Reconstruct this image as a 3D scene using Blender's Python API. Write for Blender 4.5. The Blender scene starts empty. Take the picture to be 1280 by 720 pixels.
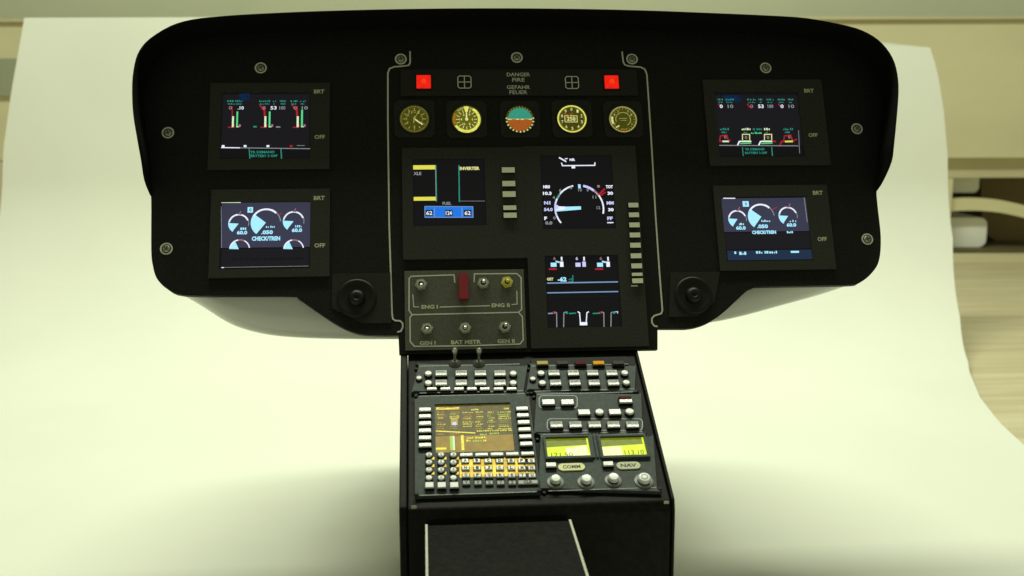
import bpy, math, random
from mathutils import Vector, Matrix
from mathutils.geometry import tessellate_polygon
random.seed(7)
scene = bpy.context.scene
rad = math.radians

# ------------------------------------------------------------------ camera
# World axes: X runs along the instrument panel, Y away from the viewer, Z up.
U = 0.0003                      # one panel unit in metres (panel about 290 mm wide)
FPX = 1350.0                    # focal length in photo pixels (1280 wide)
YAW, PITCH, ROLL = 0.08069159, -0.25034721, -0.01659522
TILT = rad(24.0)                # lean of the instrument panel
DECK = TILT + rad(37.7)         # lean of the console deck
Z0 = 0.1420                     # height of the panel's reference point
DIST = U * FPX


def rotc(yaw, pitch, roll):
    Ry = Matrix(((math.cos(yaw), 0, -math.sin(yaw)), (0, 1, 0), (math.sin(yaw), 0, math.cos(yaw))))
    Rx = Matrix(((1, 0, 0), (0, math.cos(pitch), -math.sin(pitch)), (0, math.sin(pitch), math.cos(pitch))))
    Rz = Matrix(((math.cos(roll), -math.sin(roll), 0), (math.sin(roll), math.cos(roll), 0), (0, 0, 1)))
    return Rz @ Ry @ Rx


RC = rotc(YAW, PITCH, ROLL)
uc, vc, nc = RC.col[0].copy(), -RC.col[1], -RC.col[2]
Yc = math.sin(TILT) * vc - math.cos(TILT) * nc
Zc = math.cos(TILT) * vc + math.sin(TILT) * nc
C2W = Matrix((uc, Yc, Zc))      # camera-space (x right, y down, z forward) to world
PO = Vector((0, 0, Z0))
CAM = PO - C2W @ (Vector(((650 - 640) / FPX, (260 - 360) / FPX, 1.0)) * DIST)
RIGHT, DOWN, FWD = C2W.col[0].copy(), C2W.col[1].copy(), C2W.col[2].copy()
cam_data = bpy.data.cameras.new('camera')
cam = bpy.data.objects.new('camera', cam_data)
scene.collection.objects.link(cam)
scene.camera = cam
m = Matrix((RIGHT, -DOWN, -FWD)).transposed().to_4x4()
m.translation = CAM
cam.matrix_world = m
cam_data.sensor_width = 36
cam_data.lens = 36 * FPX / 1280
cam_data.clip_start = 0.01
cam_data.clip_end = 50
cam_data.dof.use_dof = True
cam_data.dof.focus_distance = DIST * 0.985
cam_data.dof.aperture_fstop = 20

# ------------------------------------------------------------------ world and lamps
world = bpy.data.worlds.new('World')
scene.world = world
world.use_nodes = True
bg = world.node_tree.nodes['Background']
bg.inputs[0].default_value = (0.86, 0.90, 0.60, 1)
bg.inputs[1].default_value = 0.24
heading = math.atan2(FWD.x, FWD.y)          # camera heading, used for the room behind


def area(name, loc, target, sx, sy, power, color):
    l = bpy.data.lights.new(name, 'AREA')
    l.shape = 'RECTANGLE'
    l.size, l.size_y = sx, sy
    l.energy = power
    l.color = color
    o = bpy.data.objects.new(name, l)
    scene.collection.objects.link(o)
    o.location = loc
    d = Vector(target) - Vector(loc)
    o.rotation_euler = d.to_track_quat('-Z', 'Y').to_euler()
    return o


area('tube_lamp', (0.0, 0.20, 0.92), (0.0, 0.20, 0.0), 0.80, 0.11, 9.3, (0.955, 1.0, 0.78))
scene.view_settings.view_transform = 'Standard'
scene.view_settings.look = 'None'
scene.view_settings.exposure = 0.0
scene.view_settings.gamma = 1.0

# ------------------------------------------------------------------ frames: planes that things are laid out on


class Frame:
    def __init__(s, O, X, V):
        s.O, s.X, s.V = Vector(O), Vector(X).normalized(), Vector(V).normalized()
        s.N = s.X.cross(s.V)

    def px(s, x, y, h=0.0):
        """photo pixel -> local units on the plane h units in front of this one"""
        d = C2W @ Vector(((x - 640) / FPX, (y - 360) / FPX, 1.0))
        O = s.O + s.N * (h * U)
        t = (O - CAM).dot(s.N) / d.dot(s.N)
        q = CAM + d * t - O
        return (q.dot(s.X) / U, q.dot(s.V) / U)

    def pt(s, a, b, c=0.0):
        return s.O + (s.X * a + s.V * b + s.N * c) * U

    def mat(s, a=0, b=0, c=0, rz=0.0):
        M = Matrix((s.X, s.V, s.N)).transposed().to_4x4()
        M.translation = s.pt(a, b, c)
        return M @ Matrix.Rotation(rz, 4, 'Z')


P = Frame(PO, (1, 0, 0), (0, math.sin(TILT), math.cos(TILT)))
_b = P.px(660, 439)
D = Frame(P.pt(0, _b[1], 0), (1, 0, 0), (0, math.sin(DECK), math.cos(DECK)))

# ------------------------------------------------------------------ materials


def new_mat(name):
    mt = bpy.data.materials.new(name)
    mt.use_nodes = True
    return mt, mt.node_tree, mt.node_tree.nodes['Principled BSDF']


def surf(name, c, rough=0.5, noise=0.0, scale=300.0, bump=0.0, metal=0.0, spec=0.5, coat=0.0, stretch=None):
    mt, nt, b = new_mat(name)
    b.inputs['Base Color'].default_value = (*c, 1)
    b.inputs['Roughness'].default_value = rough
    b.inputs['Metallic'].default_value = metal
    b.inputs['Specular IOR Level'].default_value = spec
    b.inputs['Coat Weight'].default_value = coat
    tc = nt.nodes.new('ShaderNodeTexCoord')
    mp = nt.nodes.new('ShaderNodeMapping')
    nt.links.new(tc.outputs['Object'], mp.inputs[0])
    if stretch:
        mp.inputs['Scale'].default_value = stretch
    n = nt.nodes.new('ShaderNodeTexNoise')
    n.inputs['Scale'].default_value = scale
    n.inputs['Detail'].default_value = 5
    nt.links.new(mp.outputs[0], n.inputs['Vector'])
    if noise > 0:
        r = nt.nodes.new('ShaderNodeValToRGB')
        r.color_ramp.elements[0].position = 0.3
        r.color_ramp.elements[1].position = 0.7
        r.color_ramp.elements[0].color = (*[max(0, v * (1 - noise)) for v in c], 1)
        r.color_ramp.elements[1].color = (*[min(1, v * (1 + noise)) for v in c], 1)
        nt.links.new(n.outputs[0], r.inputs[0])
        nt.links.new(r.outputs[0], b.inputs['Base Color'])
    if bump > 0:
        bp = nt.nodes.new('ShaderNodeBump')
        bp.inputs['Strength'].default_value = bump
        bp.inputs['Distance'].default_value = 0.0004
        nt.links.new(n.outputs[0], bp.inputs['Height'])
        nt.links.new(bp.outputs[0], b.inputs['Normal'])
    return mt


def glow(name, c, e, noise=0.0, scale=2500.0, base=None):
    """a lit screen element: emits its own colour, slightly uneven like an LCD"""
    mt, nt, b = new_mat(name)
    b.inputs['Base Color'].default_value = (*(base or [v * 0.15 for v in c]), 1)
    b.inputs['Roughness'].default_value = 0.25
    b.inputs['Specular IOR Level'].default_value = 0.06
    b.inputs['Emission Color'].default_value = (*c, 1)
    b.inputs['Emission Strength'].default_value = e
    if noise > 0:
        tc = nt.nodes.new('ShaderNodeTexCoord')
        n = nt.nodes.new('ShaderNodeTexNoise')
        n.inputs['Scale'].default_value = scale
        nt.links.new(tc.outputs['Object'], n.inputs['Vector'])
        mr = nt.nodes.new('ShaderNodeMapRange')
        mr.inputs['To Min'].default_value = e * (1 - noise)
        mr.inputs['To Max'].default_value = e * (1 + noise)
        mr.inputs['From Min'].default_value = 0.3
        mr.inputs['From Max'].default_value = 0.7
        nt.links.new(n.outputs[0], mr.inputs[0])
        nt.links.new(mr.outputs[0], b.inputs['Emission Strength'])
    return mt


M = {}
M['black'] = surf('black_paint', (0.0055, 0.0055, 0.0042), 0.6, 0.6, 1400, 0.15, spec=0.2)
M['hood'] = surf('hood_black', (0.0035, 0.0035, 0.003), 0.8, 0.3, 900, 0.1, spec=0.08)
M['unit'] = surf('bezel_grey_black', (0.023, 0.0235, 0.017), 0.6, 0.25, 1200, 0.12, spec=0.25)
M['unit2'] = surf('bezel_charcoal', (0.0125, 0.0130, 0.0092), 0.6, 0.25, 1200, 0.12, spec=0.25)
M['switchface'] = surf('switch_face', (0.080, 0.082, 0.060), 0.65, 0.2, 1500, 0.15, spec=0.3)
M['deck'] = surf('deck_grey', (0.055, 0.070, 0.066), 0.55, 0.22, 900, 0.12, spec=0.14)
M['body'] = surf('console_black', (0.0065, 0.0065, 0.005), 0.55, 0.5, 500, 0.2, spec=0.12)
M['ventblack'] = surf('vent_black', (0.007, 0.007, 0.006), 0.45, 0.2, 900, spec=0.25)
M['letterkey'] = surf('letter_key_grey', (0.10, 0.105, 0.10), 0.4, 0.1, 2000)
M['highlight_trim'] = surf('edge_highlight_and_trim', (0.16, 0.185, 0.165), 0.4, 0.2, 900)  # knob rings and outlines, plus highlights painted along module edges
M['darkmetal'] = surf('dark_nut', (0.09, 0.09, 0.075), 0.5, 0.3, 2500, metal=0.4)
M['line'] = surf('engraved_line', (0.54, 0.55, 0.45), 0.5, 0.25, 3000)
M['cream'] = surf('cream_print', (0.50, 0.52, 0.34), 0.6, 0.35, 4000)
M['keywhite'] = surf('key_white', (0.68, 0.71, 0.68), 0.38, 0.12, 3000, 0.0, coat=0.15)
M['keygrey'] = surf('key_legend_grey', (0.33, 0.35, 0.32), 0.5, 0.2, 4000)
M['keyblack'] = surf('key_black', (0.010, 0.010, 0.010), 0.5, spec=0.15)
M['keycream'] = surf('key_cream', (0.66, 0.68, 0.50), 0.5, 0.15, 3000)
M['metal'] = surf('switch_metal', (0.55, 0.56, 0.48), 0.32, 0.25, 2500, 0.1, metal=0.85)
M['metalrim'] = surf('nut_metal', (0.34, 0.35, 0.28), 0.45, 0.3, 2500, 0.2, metal=0.6)
M['yellowknob'] = surf('yellow_cap', (0.55, 0.50, 0.08), 0.4, 0.15, 2500)
M['redguard'] = surf('red_guard', (0.22, 0.005, 0.015), 0.35, 0.2, 1500, coat=0.4)
M['dkred'] = surf('dark_red_cap', (0.07, 0.003, 0.005), 0.6, 0.2, 2000, spec=0.1)
M['amber_cap'] = surf('amber_cap', (0.70, 0.33, 0.01), 0.6, 0.15, 2000, spec=0.1)
M['olive_cap'] = surf('olive_cap', (0.36, 0.29, 0.03), 0.6, 0.15, 2000)
M['housing'] = surf('housing_paint', (0.50, 0.51, 0.47), 0.25, 0.05, 30, coat=0.3)
M['redlamp'] = glow('red_lamp', (0.95, 0.018, 0.008), 0.85, 0.12, 700)
M['redcore'] = glow('red_lamp_core', (1.0, 0.05, 0.010), 0.9, 0.2, 700)
M['scr'] = glow('screen_off_black', (0.10, 0.10, 0.12), 0.035, 0.5, 9000, base=(0.012, 0.012, 0.014))
M['scrblue'] = glow('screen_navy', (0.17, 0.18, 0.32), 0.22, 0.2, 6000, base=(0.02, 0.02, 0.03))
M['scrdim'] = glow('screen_dim_navy', (0.10, 0.085, 0.12), 0.07, 0.6, 8000, base=(0.015, 0.015, 0.02))
M['band'] = glow('screen_blue_band', (0.05, 0.09, 0.19), 0.3, 0.2, 5000)
M['blueglow'] = glow('blue_glow', (0.02, 0.08, 0.28), 0.18, 0.7, 2500)
M['cyan'] = glow('cyan_light', (0.38, 0.80, 1.0), 1.05, 0.12, 5000)
M['white'] = glow('white_light', (0.84, 0.88, 1.0), 1.0, 0.25, 5000)
M['dimwhite'] = glow('dim_white_light', (0.55, 0.58, 0.62), 0.42, 0.35, 5000)
M['lilac'] = glow('lilac_light', (0.62, 0.62, 1.0), 0.95, 0.25, 5000)
M['teal'] = glow('teal_light', (0.05, 0.48, 0.36), 0.50, 0.35, 5000)
M['green'] = glow('green_light', (0.12, 0.85, 0.32), 0.80, 0.2, 5000)
M['lime'] = glow('lime_white_light', (0.80, 1.0, 0.60), 0.85, 0.2, 5000)
M['red'] = glow('red_light', (0.75, 0.03, 0.05), 0.50, 0.35, 5000)
M['pink'] = glow('pink_light', (0.75, 0.35, 0.42), 0.45, 0.3, 5000)
M['yellow'] = glow('yellow_light', (0.85, 0.80, 0.10), 0.85, 0.1, 5000)
M['blue'] = glow('blue_light', (0.02, 0.20, 0.85), 0.90, 0.1, 4000)
M['skyline'] = glow('blue_line_light', (0.25, 0.42, 0.72), 0.7, 0.1, 4000)
M['horizonsky'] = glow('horizon_teal', (0.05, 0.38, 0.25), 0.75, 0.1, 1500)
M['horizonland'] = glow('horizon_brown', (0.50, 0.13, 0.02), 0.70, 0.15, 1500)
M['dialdark'] = glow('dial_olive_dark', (0.19, 0.19, 0.012), 0.27, 0.4, 1800, base=(0.03, 0.03, 0.008))
M['dialmid'] = glow('dial_olive', (0.30, 0.30, 0.01), 0.40, 0.35, 1800, base=(0.03, 0.03, 0.008))
M['dialink'] = glow('dial_ink_dim', (0.48, 0.47, 0.13), 0.62, 0.3, 3000)
M['dialbright'] = glow('dial_ring_bright', (0.80, 0.80, 0.14), 0.92, 0.2, 1500)
M['dialcream'] = glow('dial_cream', (0.82, 0.78, 0.34), 0.88, 0.25, 3000)
M['dialorange'] = glow('dial_orange', (0.65, 0.22, 0.03), 0.55, 0.25, 3000)
M['cdubg'] = glow('amber_screen_dark', (0.17, 0.135, 0.008), 0.42, 0.35, 700, base=(0.03, 0.025, 0.01))
M['cdu_glare'] = glow('amber_screen_glare', (0.46, 0.30, 0.02), 0.62, 0.2, 250, base=(0.03, 0.025, 0.01))
M['cduyel'] = glow('amber_text_yellow', (0.85, 0.78, 0.08), 0.95, 0.35, 4000)
M['cdugrn'] = glow('amber_text_green', (0.45, 0.75, 0.10), 0.75, 0.3, 4000)
M['cduorg'] = glow('amber_text_orange', (0.80, 0.30, 0.05), 0.65, 0.3, 4000)
M['backlight'] = glow('amber_backlight', (1.0, 0.70, 0.08), 0.85, 0.6, 300)
M['lcd'] = glow('lcd_yellow_green', (0.72, 0.92, 0.02), 1.0, 0.1, 300)
M['lcdhot'] = glow('lcd_bright_patch', (0.95, 1.0, 0.45), 1.1, 0.08, 300)
M['lcddark'] = glow('lcd_olive', (0.22, 0.28, 0.01), 0.7, 0.15, 500)
M['ink'] = surf('dark_ink', (0.02, 0.022, 0.01), 0.6)
M['paleyellow'] = surf('pale_yellow_label', (0.66, 0.66, 0.30), 0.5, 0.15, 2500)

# ------------------------------------------------------------------ geometry helpers
_text = {}


def text_geo(s, size, bold=0.0):
    key = (s, bold)
    if key not in _text:
        c = bpy.data.curves.new('glyphs', 'FONT')
        c.body, c.size, c.align_x, c.align_y = s, 1.0, 'CENTER', 'CENTER'
        c.offset = bold
        c.resolution_u = 2
        o = bpy.data.objects.new('glyphs', c)
        scene.collection.objects.link(o)
        dg = bpy.context.evaluated_depsgraph_get()
        me = o.evaluated_get(dg).to_mesh()
        vs = [(v.co.x, v.co.y) for v in me.vertices]
        fs = [tuple(p.vertices) for p in me.polygons]
        o.evaluated_get(dg).to_mesh_clear()
        bpy.data.objects.remove(o)
        bpy.data.curves.remove(c)
        _text[key] = (vs, fs)
    return _text[key]


class MB:
    def __init__(s):
        s.v, s.f, s.mi, s.ms = [], [], [], []

    def _m(s, m):
        if m not in s.ms:
            s.ms.append(m)
        return s.ms.index(m)

    def add(s, vs, fs, m):
        k = len(s.v)
        s.v += [tuple(v) for v in vs]
        i = s._m(m)
        for f in fs:
            s.f.append(tuple(k + j for j in f))
            s.mi.append(i)
        return s

    def box(s, x0, y0, x1, y1, z0, z1, m, top=None, taper=0.0):
        if x0 > x1: x0, x1 = x1, x0
        if y0 > y1: y0, y1 = y1, y0
        t = taper
        vs = [(x0, y0, z0), (x1, y0, z0), (x1, y1, z0), (x0, y1, z0),
              (x0 + t, y0 + t, z1), (x1 - t, y0 + t, z1), (x1 - t, y1 - t, z1), (x0 + t, y1 - t, z1)]
        s.add(vs, [(3, 2, 1, 0), (0, 1, 5, 4), (1, 2, 6, 5), (2, 3, 7, 6), (3, 0, 4, 7)], m)
        s.add(vs[4:], [(0, 1, 2, 3)], top or m)
        return s

    def quad(s, x0, y0, x1, y1, z, m):
        if x0 > x1: x0, x1 = x1, x0
        if y0 > y1: y0, y1 = y1, y0
        return s.add([(x0, y0, z), (x1, y0, z), (x1, y1, z), (x0, y1, z)], [(0, 1, 2, 3)], m)

    def poly(s, pts, z, m):
        tr = tessellate_polygon([[Vector((p[0], p[1], 0)) for p in pts]])
        fs = []
        for t in tr:
            a, b, c = [pts[i] for i in t]
            ar = (b[0] - a[0]) * (c[1] - a[1]) - (c[0] - a[0]) * (b[1] - a[1])
            if abs(ar) > 1e-9:
                fs.append(tuple(t) if ar > 0 else tuple(reversed(t)))
        return s.add([(p[0], p[1], z) for p in pts], fs, m)

    def prism(s, pts, z0, z1, m, top=None):
        ar = sum(pts[i - 1][0] * pts[i][1] - pts[i][0] * pts[i - 1][1] for i in range(len(pts)))
        if ar < 0:
            pts = list(reversed(pts))
        n = len(pts)
        s.add([(p[0], p[1], z0) for p in pts] + [(p[0], p[1], z1) for p in pts],
              [(i, (i + 1) % n, n + (i + 1) % n, n + i) for i in range(n)], m)
        s.poly(pts, z1, top or m)
        k = len(s.v)
        tr = tessellate_polygon([[Vector((p[0], p[1], 0)) for p in pts]])
        s.add([(p[0], p[1], z0) for p in pts], [tuple(t) for t in tr], m)
        return s

    def disc(s, cx, cy, r, z, m, n=28, a0=0, a1=360):
        full = abs(a1 - a0) >= 360
        k = n if full else n + 1
        vs = [(cx, cy, z)] + [(cx + r * math.cos(rad(a0 + (a1 - a0) * i / n)), cy + r * math.sin(rad(a0 + (a1 - a0) * i / n)), z) for i in range(k)]
        fs = [(0, 1 + i, 1 + (i + 1) % k) for i in range(n)]
        return s.add(vs, fs, m)

    def arc(s, cx, cy, r0, r1, z, m, a0=0, a1=360, n=32):
        vs = []
        for i in range(n + 1):
            a = rad(a0 + (a1 - a0) * i / n)
            vs += [(cx + r0 * math.cos(a), cy + r0 * math.sin(a), z), (cx + r1 * math.cos(a), cy + r1 * math.sin(a), z)]
        fs = [(2 * i, 2 * i + 1, 2 * i + 3, 2 * i + 2) for i in range(n)]
        return s.add(vs, fs, m)

    def lathe(s, prof, m, cx=0, cy=0, n=24):
        """prof: (r, z[, material for the band that ends here])"""
        k = len(s.v)
        for r, z in [(p[0], p[1]) for p in prof]:
            for i in range(n):
                a = 2 * math.pi * i / n
                s.v.append((cx + r * math.cos(a), cy + r * math.sin(a), z))
        for j in range(len(prof) - 1):
            mi = s._m(prof[j + 1][2] if len(prof[j + 1]) > 2 else m)
            for i in range(n):
                s.f.append((k + j * n + i, k + j * n + (i + 1) % n, k + (j + 1) * n + (i + 1) % n, k + (j + 1) * n + i))
                s.mi.append(mi)
        return s

    def line(s, pts, w, z, m):
        """flat polyline of width w with mitred joints"""
        n = len(pts)
        vs = []
        for i in range(n):
            a = Vector(pts[max(i - 1, 0)])
            b = Vector(pts[min(i + 1, n - 1)])
            c = Vector(pts[i])
            d1 = (c - a).normalized() if i > 0 else (b - c).normalized()
            d2 = (b - c).normalized() if i < n - 1 else d1
            t = (d1 + d2).normalized() if (d1 + d2).length > 1e-6 else d1
            nn = Vector((-t.y, t.x))
            k = w / 2 / max(0.5, abs(nn.dot(Vector((-d1.y, d1.x)))))
            vs += [(c.x + nn.x * k, c.y + nn.y * k, z), (c.x - nn.x * k, c.y - nn.y * k, z)]
        return s.add(vs, [(2 * i + 1, 2 * i + 3, 2 * i + 2, 2 * i) for i in range(n - 1)], m)

    def text(s, t, cx, cy, w, h, z, m, bold=0.02):
        """text fitted into a w x h box centred on cx, cy"""
        vs, fs = text_geo(t, 1.0, bold)
        xs = [v[0] for v in vs]; ys = [v[1] for v in vs]
        kx = w / (max(xs) - min(xs)); ky = h / (max(ys) - min(ys))
        mx, my = (max(xs) + min(xs)) / 2, (max(ys) + min(ys)) / 2
        return s.add([(cx + (v[0] - mx) * kx, cy + (v[1] - my) * ky, z) for v in vs], fs, m)

    def plate(s, xs, ys, holes, z0, z1, m):
        """rectangular plate on a grid of cut lines with rectangular holes (cells) left out"""
        hs = set(holes)
        nx, ny = len(xs) - 1, len(ys) - 1
        solid = lambda i, j: 0 <= i < nx and 0 <= j < ny and (i, j) not in hs
        for i in range(nx):
            for j in range(ny):
                if not solid(i, j):
                    continue
                a, b, c, d = xs[i], xs[i + 1], ys[j], ys[j + 1]
                s.add([(a, c, z1), (b, c, z1), (b, d, z1), (a, d, z1)], [(0, 1, 2, 3)], m)
                if not solid(i - 1, j): s.add([(a, c, z0), (a, c, z1), (a, d, z1), (a, d, z0)], [(0, 1, 2, 3)], m)
                if not solid(i + 1, j): s.add([(b, c, z0), (b, d, z0), (b, d, z1), (b, c, z1)], [(0, 1, 2, 3)], m)
                if not solid(i, j - 1): s.add([(a, c, z0), (b, c, z0), (b, c, z1), (a, c, z1)], [(0, 1, 2, 3)], m)
                if not solid(i, j + 1): s.add([(a, d, z0), (a, d, z1), (b, d, z1), (b, d, z0)], [(0, 1, 2, 3)], m)
        return s

    def dashes(s, x0, x1, y, h, z, m, wmin=0.5, wmax=1.6, gap=0.5):
        """a line of writing too small to read: marks of uneven width"""
        x = x0
        while x < x1 - 0.3:
            w = min(random.uniform(wmin, wmax) * h * 0.55, x1 - x)
            hh = h * random.choice((1, 1, 0.8, 0.6))
            s.quad(x, y - h / 2, x + w, y - h / 2 + hh, z, m)
            x += w + gap * h * random.uniform(0.35, 0.8)
            if random.random() < 0.16:
                x += h * 0.5
        return s

    def mesh(s, name):
        me = bpy.data.meshes.new(name)
        me.from_pydata([(a * U, b * U, c * U) for a, b, c in s.v], [], s.f)
        for k in s.ms:
            me.materials.append(M[k])
        me.polygons.foreach_set('material_index', s.mi)
        me.update()
        return me


W = {}


def attach(o, parent, world):
    scene.collection.objects.link(o)
    W[o.name] = world
    if parent:
        o.parent = parent
        o.matrix_basis = W[parent.name].inverted() @ world
    else:
        o.matrix_basis = world
    return o


def recenter(mb):
    xs = [v[0] for v in mb.v]; ys = [v[1] for v in mb.v]; zs = [v[2] for v in mb.v]
    c = ((min(xs) + max(xs)) / 2, (min(ys) + max(ys)) / 2, min(zs))
    mb.v = [(v[0] - c[0], v[1] - c[1], v[2] - c[2]) for v in mb.v]
    return c


def make(name, mb, F, parent, at=None, h=0.0, bevel=0.0, smooth=False, label=None, rz=0.0):
    """at=None: mb is in the frame's own coordinates; else it is built round (0,0,0) and set at (a,b,h)"""
    if at is None:
        c = recenter(mb)
        w = F.mat(c[0], c[1], c[2])
    else:
        w = F.mat(at[0], at[1], h, rz)
    me = mb.mesh(name)
    if smooth:
        me.shade_smooth()
    o = bpy.data.objects.new(name, me)
    if smooth:
        pass
    if bevel:
        md = o.modifiers.new('bevel', 'BEVEL')
        md.width = bevel * U
        md.segments = 2
        md.limit_method = 'ANGLE'
        md.angle_limit = rad(35)
    attach(o, parent, w)
    if label:
        o['label'] = label
    return o


def dup(src, F, parent, at, h=0.0, rz=0.0):
    """a copy of a part together with its own sub-parts"""
    o = src.copy()
    attach(o, parent, F.mat(at[0], at[1], h, rz))
    for ch in list(src.children):
        c = ch.copy()
        attach(c, o, W[o.name] @ ch.matrix_basis)
    return o


def empty(name, F, parent, at, h=0.0):
    o = bpy.data.objects.new(name, None)
    o.empty_display_size = 0.005
    return attach(o, parent, F.mat(at[0], at[1], h))


def tag(o, label, cat, group=None):
    o['label'] = label
    o['category'] = cat
    if group:
        o['group'] = group
    return o


def pts(F, lst, h=0.0):
    return [F.px(x, y, h) for x, y in lst]


def smooth_curve(p, n=4, closed=False):
    out = []
    k = len(p)
    rng = range(k) if closed else range(k - 1)
    for i in rng:
        p0 = p[(i - 1) % k] if closed or i > 0 else p[i]
        p1, p2 = p[i], p[(i + 1) % k]
        p3 = p[(i + 2) % k] if closed or i + 2 < k else p2
        for j in range(n):
            t = j / n
            out.append(tuple(0.5 * (2 * b + (c - a) * t + (2 * a - 5 * b + 4 * c - d) * t * t + (3 * b - a - 3 * c + d) * t ** 3)
                             for a, b, c, d in zip(p0, p1, p2, p3)))
    if not closed:
        out.append(tuple(p[-1]))
    return out


# ------------------------------------------------------------------ the room behind: ray helpers
HX = Vector((FWD.x, FWD.y, 0)).normalized()              # forward along the table
SX = Vector((HX.y, -HX.x, 0))                            # to the right along the table


def ray(x, y):
    return C2W @ Vector(((x - 640) / FPX, (y - 360) / FPX, 1.0))


def floor_at(x, y, z=0.0):
    d = ray(x, y)
    return CAM + d * ((z - CAM.z) / d.z)


def wall_at(x, y, dist):
    d = ray(x, y)
    return CAM + d * (dist / d.dot(HX))


def world_obj(name, vs, fs, mats, mi=None, smooth=False, origin=None):
    o0 = Vector(origin) if origin is not None else sum((Vector(v) for v in vs), Vector()) / len(vs)
    me = bpy.data.meshes.new(name)
    me.from_pydata([tuple(Vector(v) - o0) for v in vs], [], fs)
    for k in mats:
        me.materials.append(k)
    if mi:
        me.polygons.foreach_set('material_index', mi)
    if smooth:
        me.shade_smooth()
    o = bpy.data.objects.new(name, me)
    scene.collection.objects.link(o)
    o.location = o0
    W[o.name] = Matrix.Translation(o0)
    return o


# table -----------------------------------------------------------------


def wood_mat(name, c1, c2, sc):
    mt, nt, b = new_mat(name)
    tc = nt.nodes.new('ShaderNodeTexCoord')
    mp = nt.nodes.new('ShaderNodeMapping')
    mp.inputs['Rotation'].default_value = (0, 0, heading)
    mp.inputs['Scale'].default_value = (1.2, 16, 1)
    n = nt.nodes.new('ShaderNodeTexNoise')
    n.inputs['Scale'].default_value = sc
    n.inputs['Detail'].default_value = 6
    n.inputs['Distortion'].default_value = 0.6
    r = nt.nodes.new('ShaderNodeValToRGB')
    r.color_ramp.elements[0].position = 0.35
    r.color_ramp.elements[0].color = (*c1, 1)
    r.color_ramp.elements[1].position = 0.68
    r.color_ramp.elements[1].color = (*c2, 1)
    nt.links.new(tc.outputs['Object'], mp.inputs[0])
    nt.links.new(mp.outputs[0], n.inputs['Vector'])
    nt.links.new(n.outputs[0], r.inputs[0])
    nt.links.new(r.outputs[0], b.inputs['Base Color'])
    b.inputs['Roughness'].default_value = 0.5
    return mt


TD = floor_at(1280, 325).xy.to_3d()
tdist = (TD - Vector((CAM.x, CAM.y, 0))).dot(HX)


def gp(s, f, z):
    """ground point: s to the right, f ahead of the camera"""
    return Vector((CAM.x, CAM.y, 0)) + SX * s + HX * f + Vector((0, 0, z))


def slab(name, s0, s1, f0, f1, z0, z1, mat):
    vs = [gp(s0, f0, z0), gp(s1, f0, z0), gp(s1, f1, z0), gp(s0, f1, z0), gp(s0, f0, z1), gp(s1, f0, z1), gp(s1, f1, z1), gp(s0, f1, z1)]
    return world_obj(name, vs, [(3, 2, 1, 0), (0, 1, 5, 4), (1, 2, 6, 5), (2, 3, 7, 6), (3, 0, 4, 7), (4, 5, 6, 7)], [mat])


wood = wood_mat('table_wood', (0.56, 0.49, 0.31), (0.70, 0.64, 0.44), 5.0)
table = slab('table', -1.6, 1.6, -0.5, tdist + 0.35, -0.034, -0.003, wood)
tag(table, 'pale wooden table top with a streaky grain under the paper', 'table')

# the cabinet standing at the back of the table: a wide front board over an open niche
beige = surf('cabinet_beige', (0.74, 0.69, 0.45), 0.6, 0.06, 5, stretch=(1, 1, 3))
beige2 = surf('cabinet_board_edge', (0.62, 0.57, 0.37), 0.6, 0.06, 8)
pink = surf('cabinet_side_board', (0.72, 0.63, 0.45), 0.6, 0.08, 6)
greenpaint = surf('wall_green_grey', (0.84, 0.88, 0.66), 0.7, 0.06, 4)
niche_shaded = surf('niche_shaded_brown', (0.13, 0.105, 0.045), 0.7, 0.2, 12)  # brown kept dark to paint in the shadow inside the niche


def hgt(y, dist):
    return wall_at(1240, y, dist).z


def sd(x, y, dist):
    return (wall_at(x, y, dist) - Vector((CAM.x, CAM.y, 0))).dot(SX)


FD = tdist
cab = bpy.data.objects.new('cabinet', None)
attach(cab, None, Matrix.Translation(gp(0.3, FD, -0.003)))
tag(cab, 'beige cabinet with an open niche at the back of the table', 'cabinet')


def cab_part(name, s0, s1, f0, f1, z0, z1, mat, label=None):
    o = slab(name, s0, s1, f0, f1, z0, z1, mat)
    w = W[o.name]
    o.parent = cab
    o.matrix_basis = W[cab.name].inverted() @ w
    if label:
        o['label'] = label
    return o


sR = 1.1
sN = sd(1188, 260, FD)
cab_part('front_board', -1.3, sR, FD, FD + 0.02, hgt(197, FD), hgt(25, FD), beige)
cab_part('lintel', sN - 0.10, sR, FD + 0.012, FD + 0.03, hgt(222, FD + 0.012), hgt(197, FD) - 0.0005, beige2)
cab_part('post', sN - 0.02, sd(1196, 240, FD), FD + 0.0125, FD + 0.029, hgt(319, FD) + 0.0005, hgt(222, FD + 0.012) - 0.0005, beige)
cab_part('plinth', sN - 0.10, sR, FD - 0.004, FD + 0.018, -0.0028, hgt(319, FD), beige)
cab_part('niche_floor', sN - 0.3, sR, FD + 0.019, FD + 0.30, -0.0026, 0.010, niche_shaded)
cab_part('niche_back', sN - 0.3, sR, FD + 0.30, FD + 0.32, -0.0025, hgt(190, FD), niche_shaded)
cab_part('side_board', -1.3, sN - 0.11, FD + 0.001, FD + 0.021, -0.0025, hgt(197, FD) - 0.001, pink)
s0_, s1_ = -1.3, sd(60, 90, FD)
cab_part('dark_rail', s0_, s1_, FD - 0.006, FD - 0.0005, hgt(116, FD), hgt(70, FD), surf('rail_grey_green', (0.36, 0.39, 0.27), 0.6, 0.05, 8))
cab_part('top_board', -1.3, sR, FD - 0.005, FD + 0.35, hgt(25, FD) + 0.0005, hgt(21, FD) + 0.0005, beige2)
wall = slab('wall', -2.2, 2.2, FD + 0.40, FD + 0.45, -0.6, 1.4, greenpaint)
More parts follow.
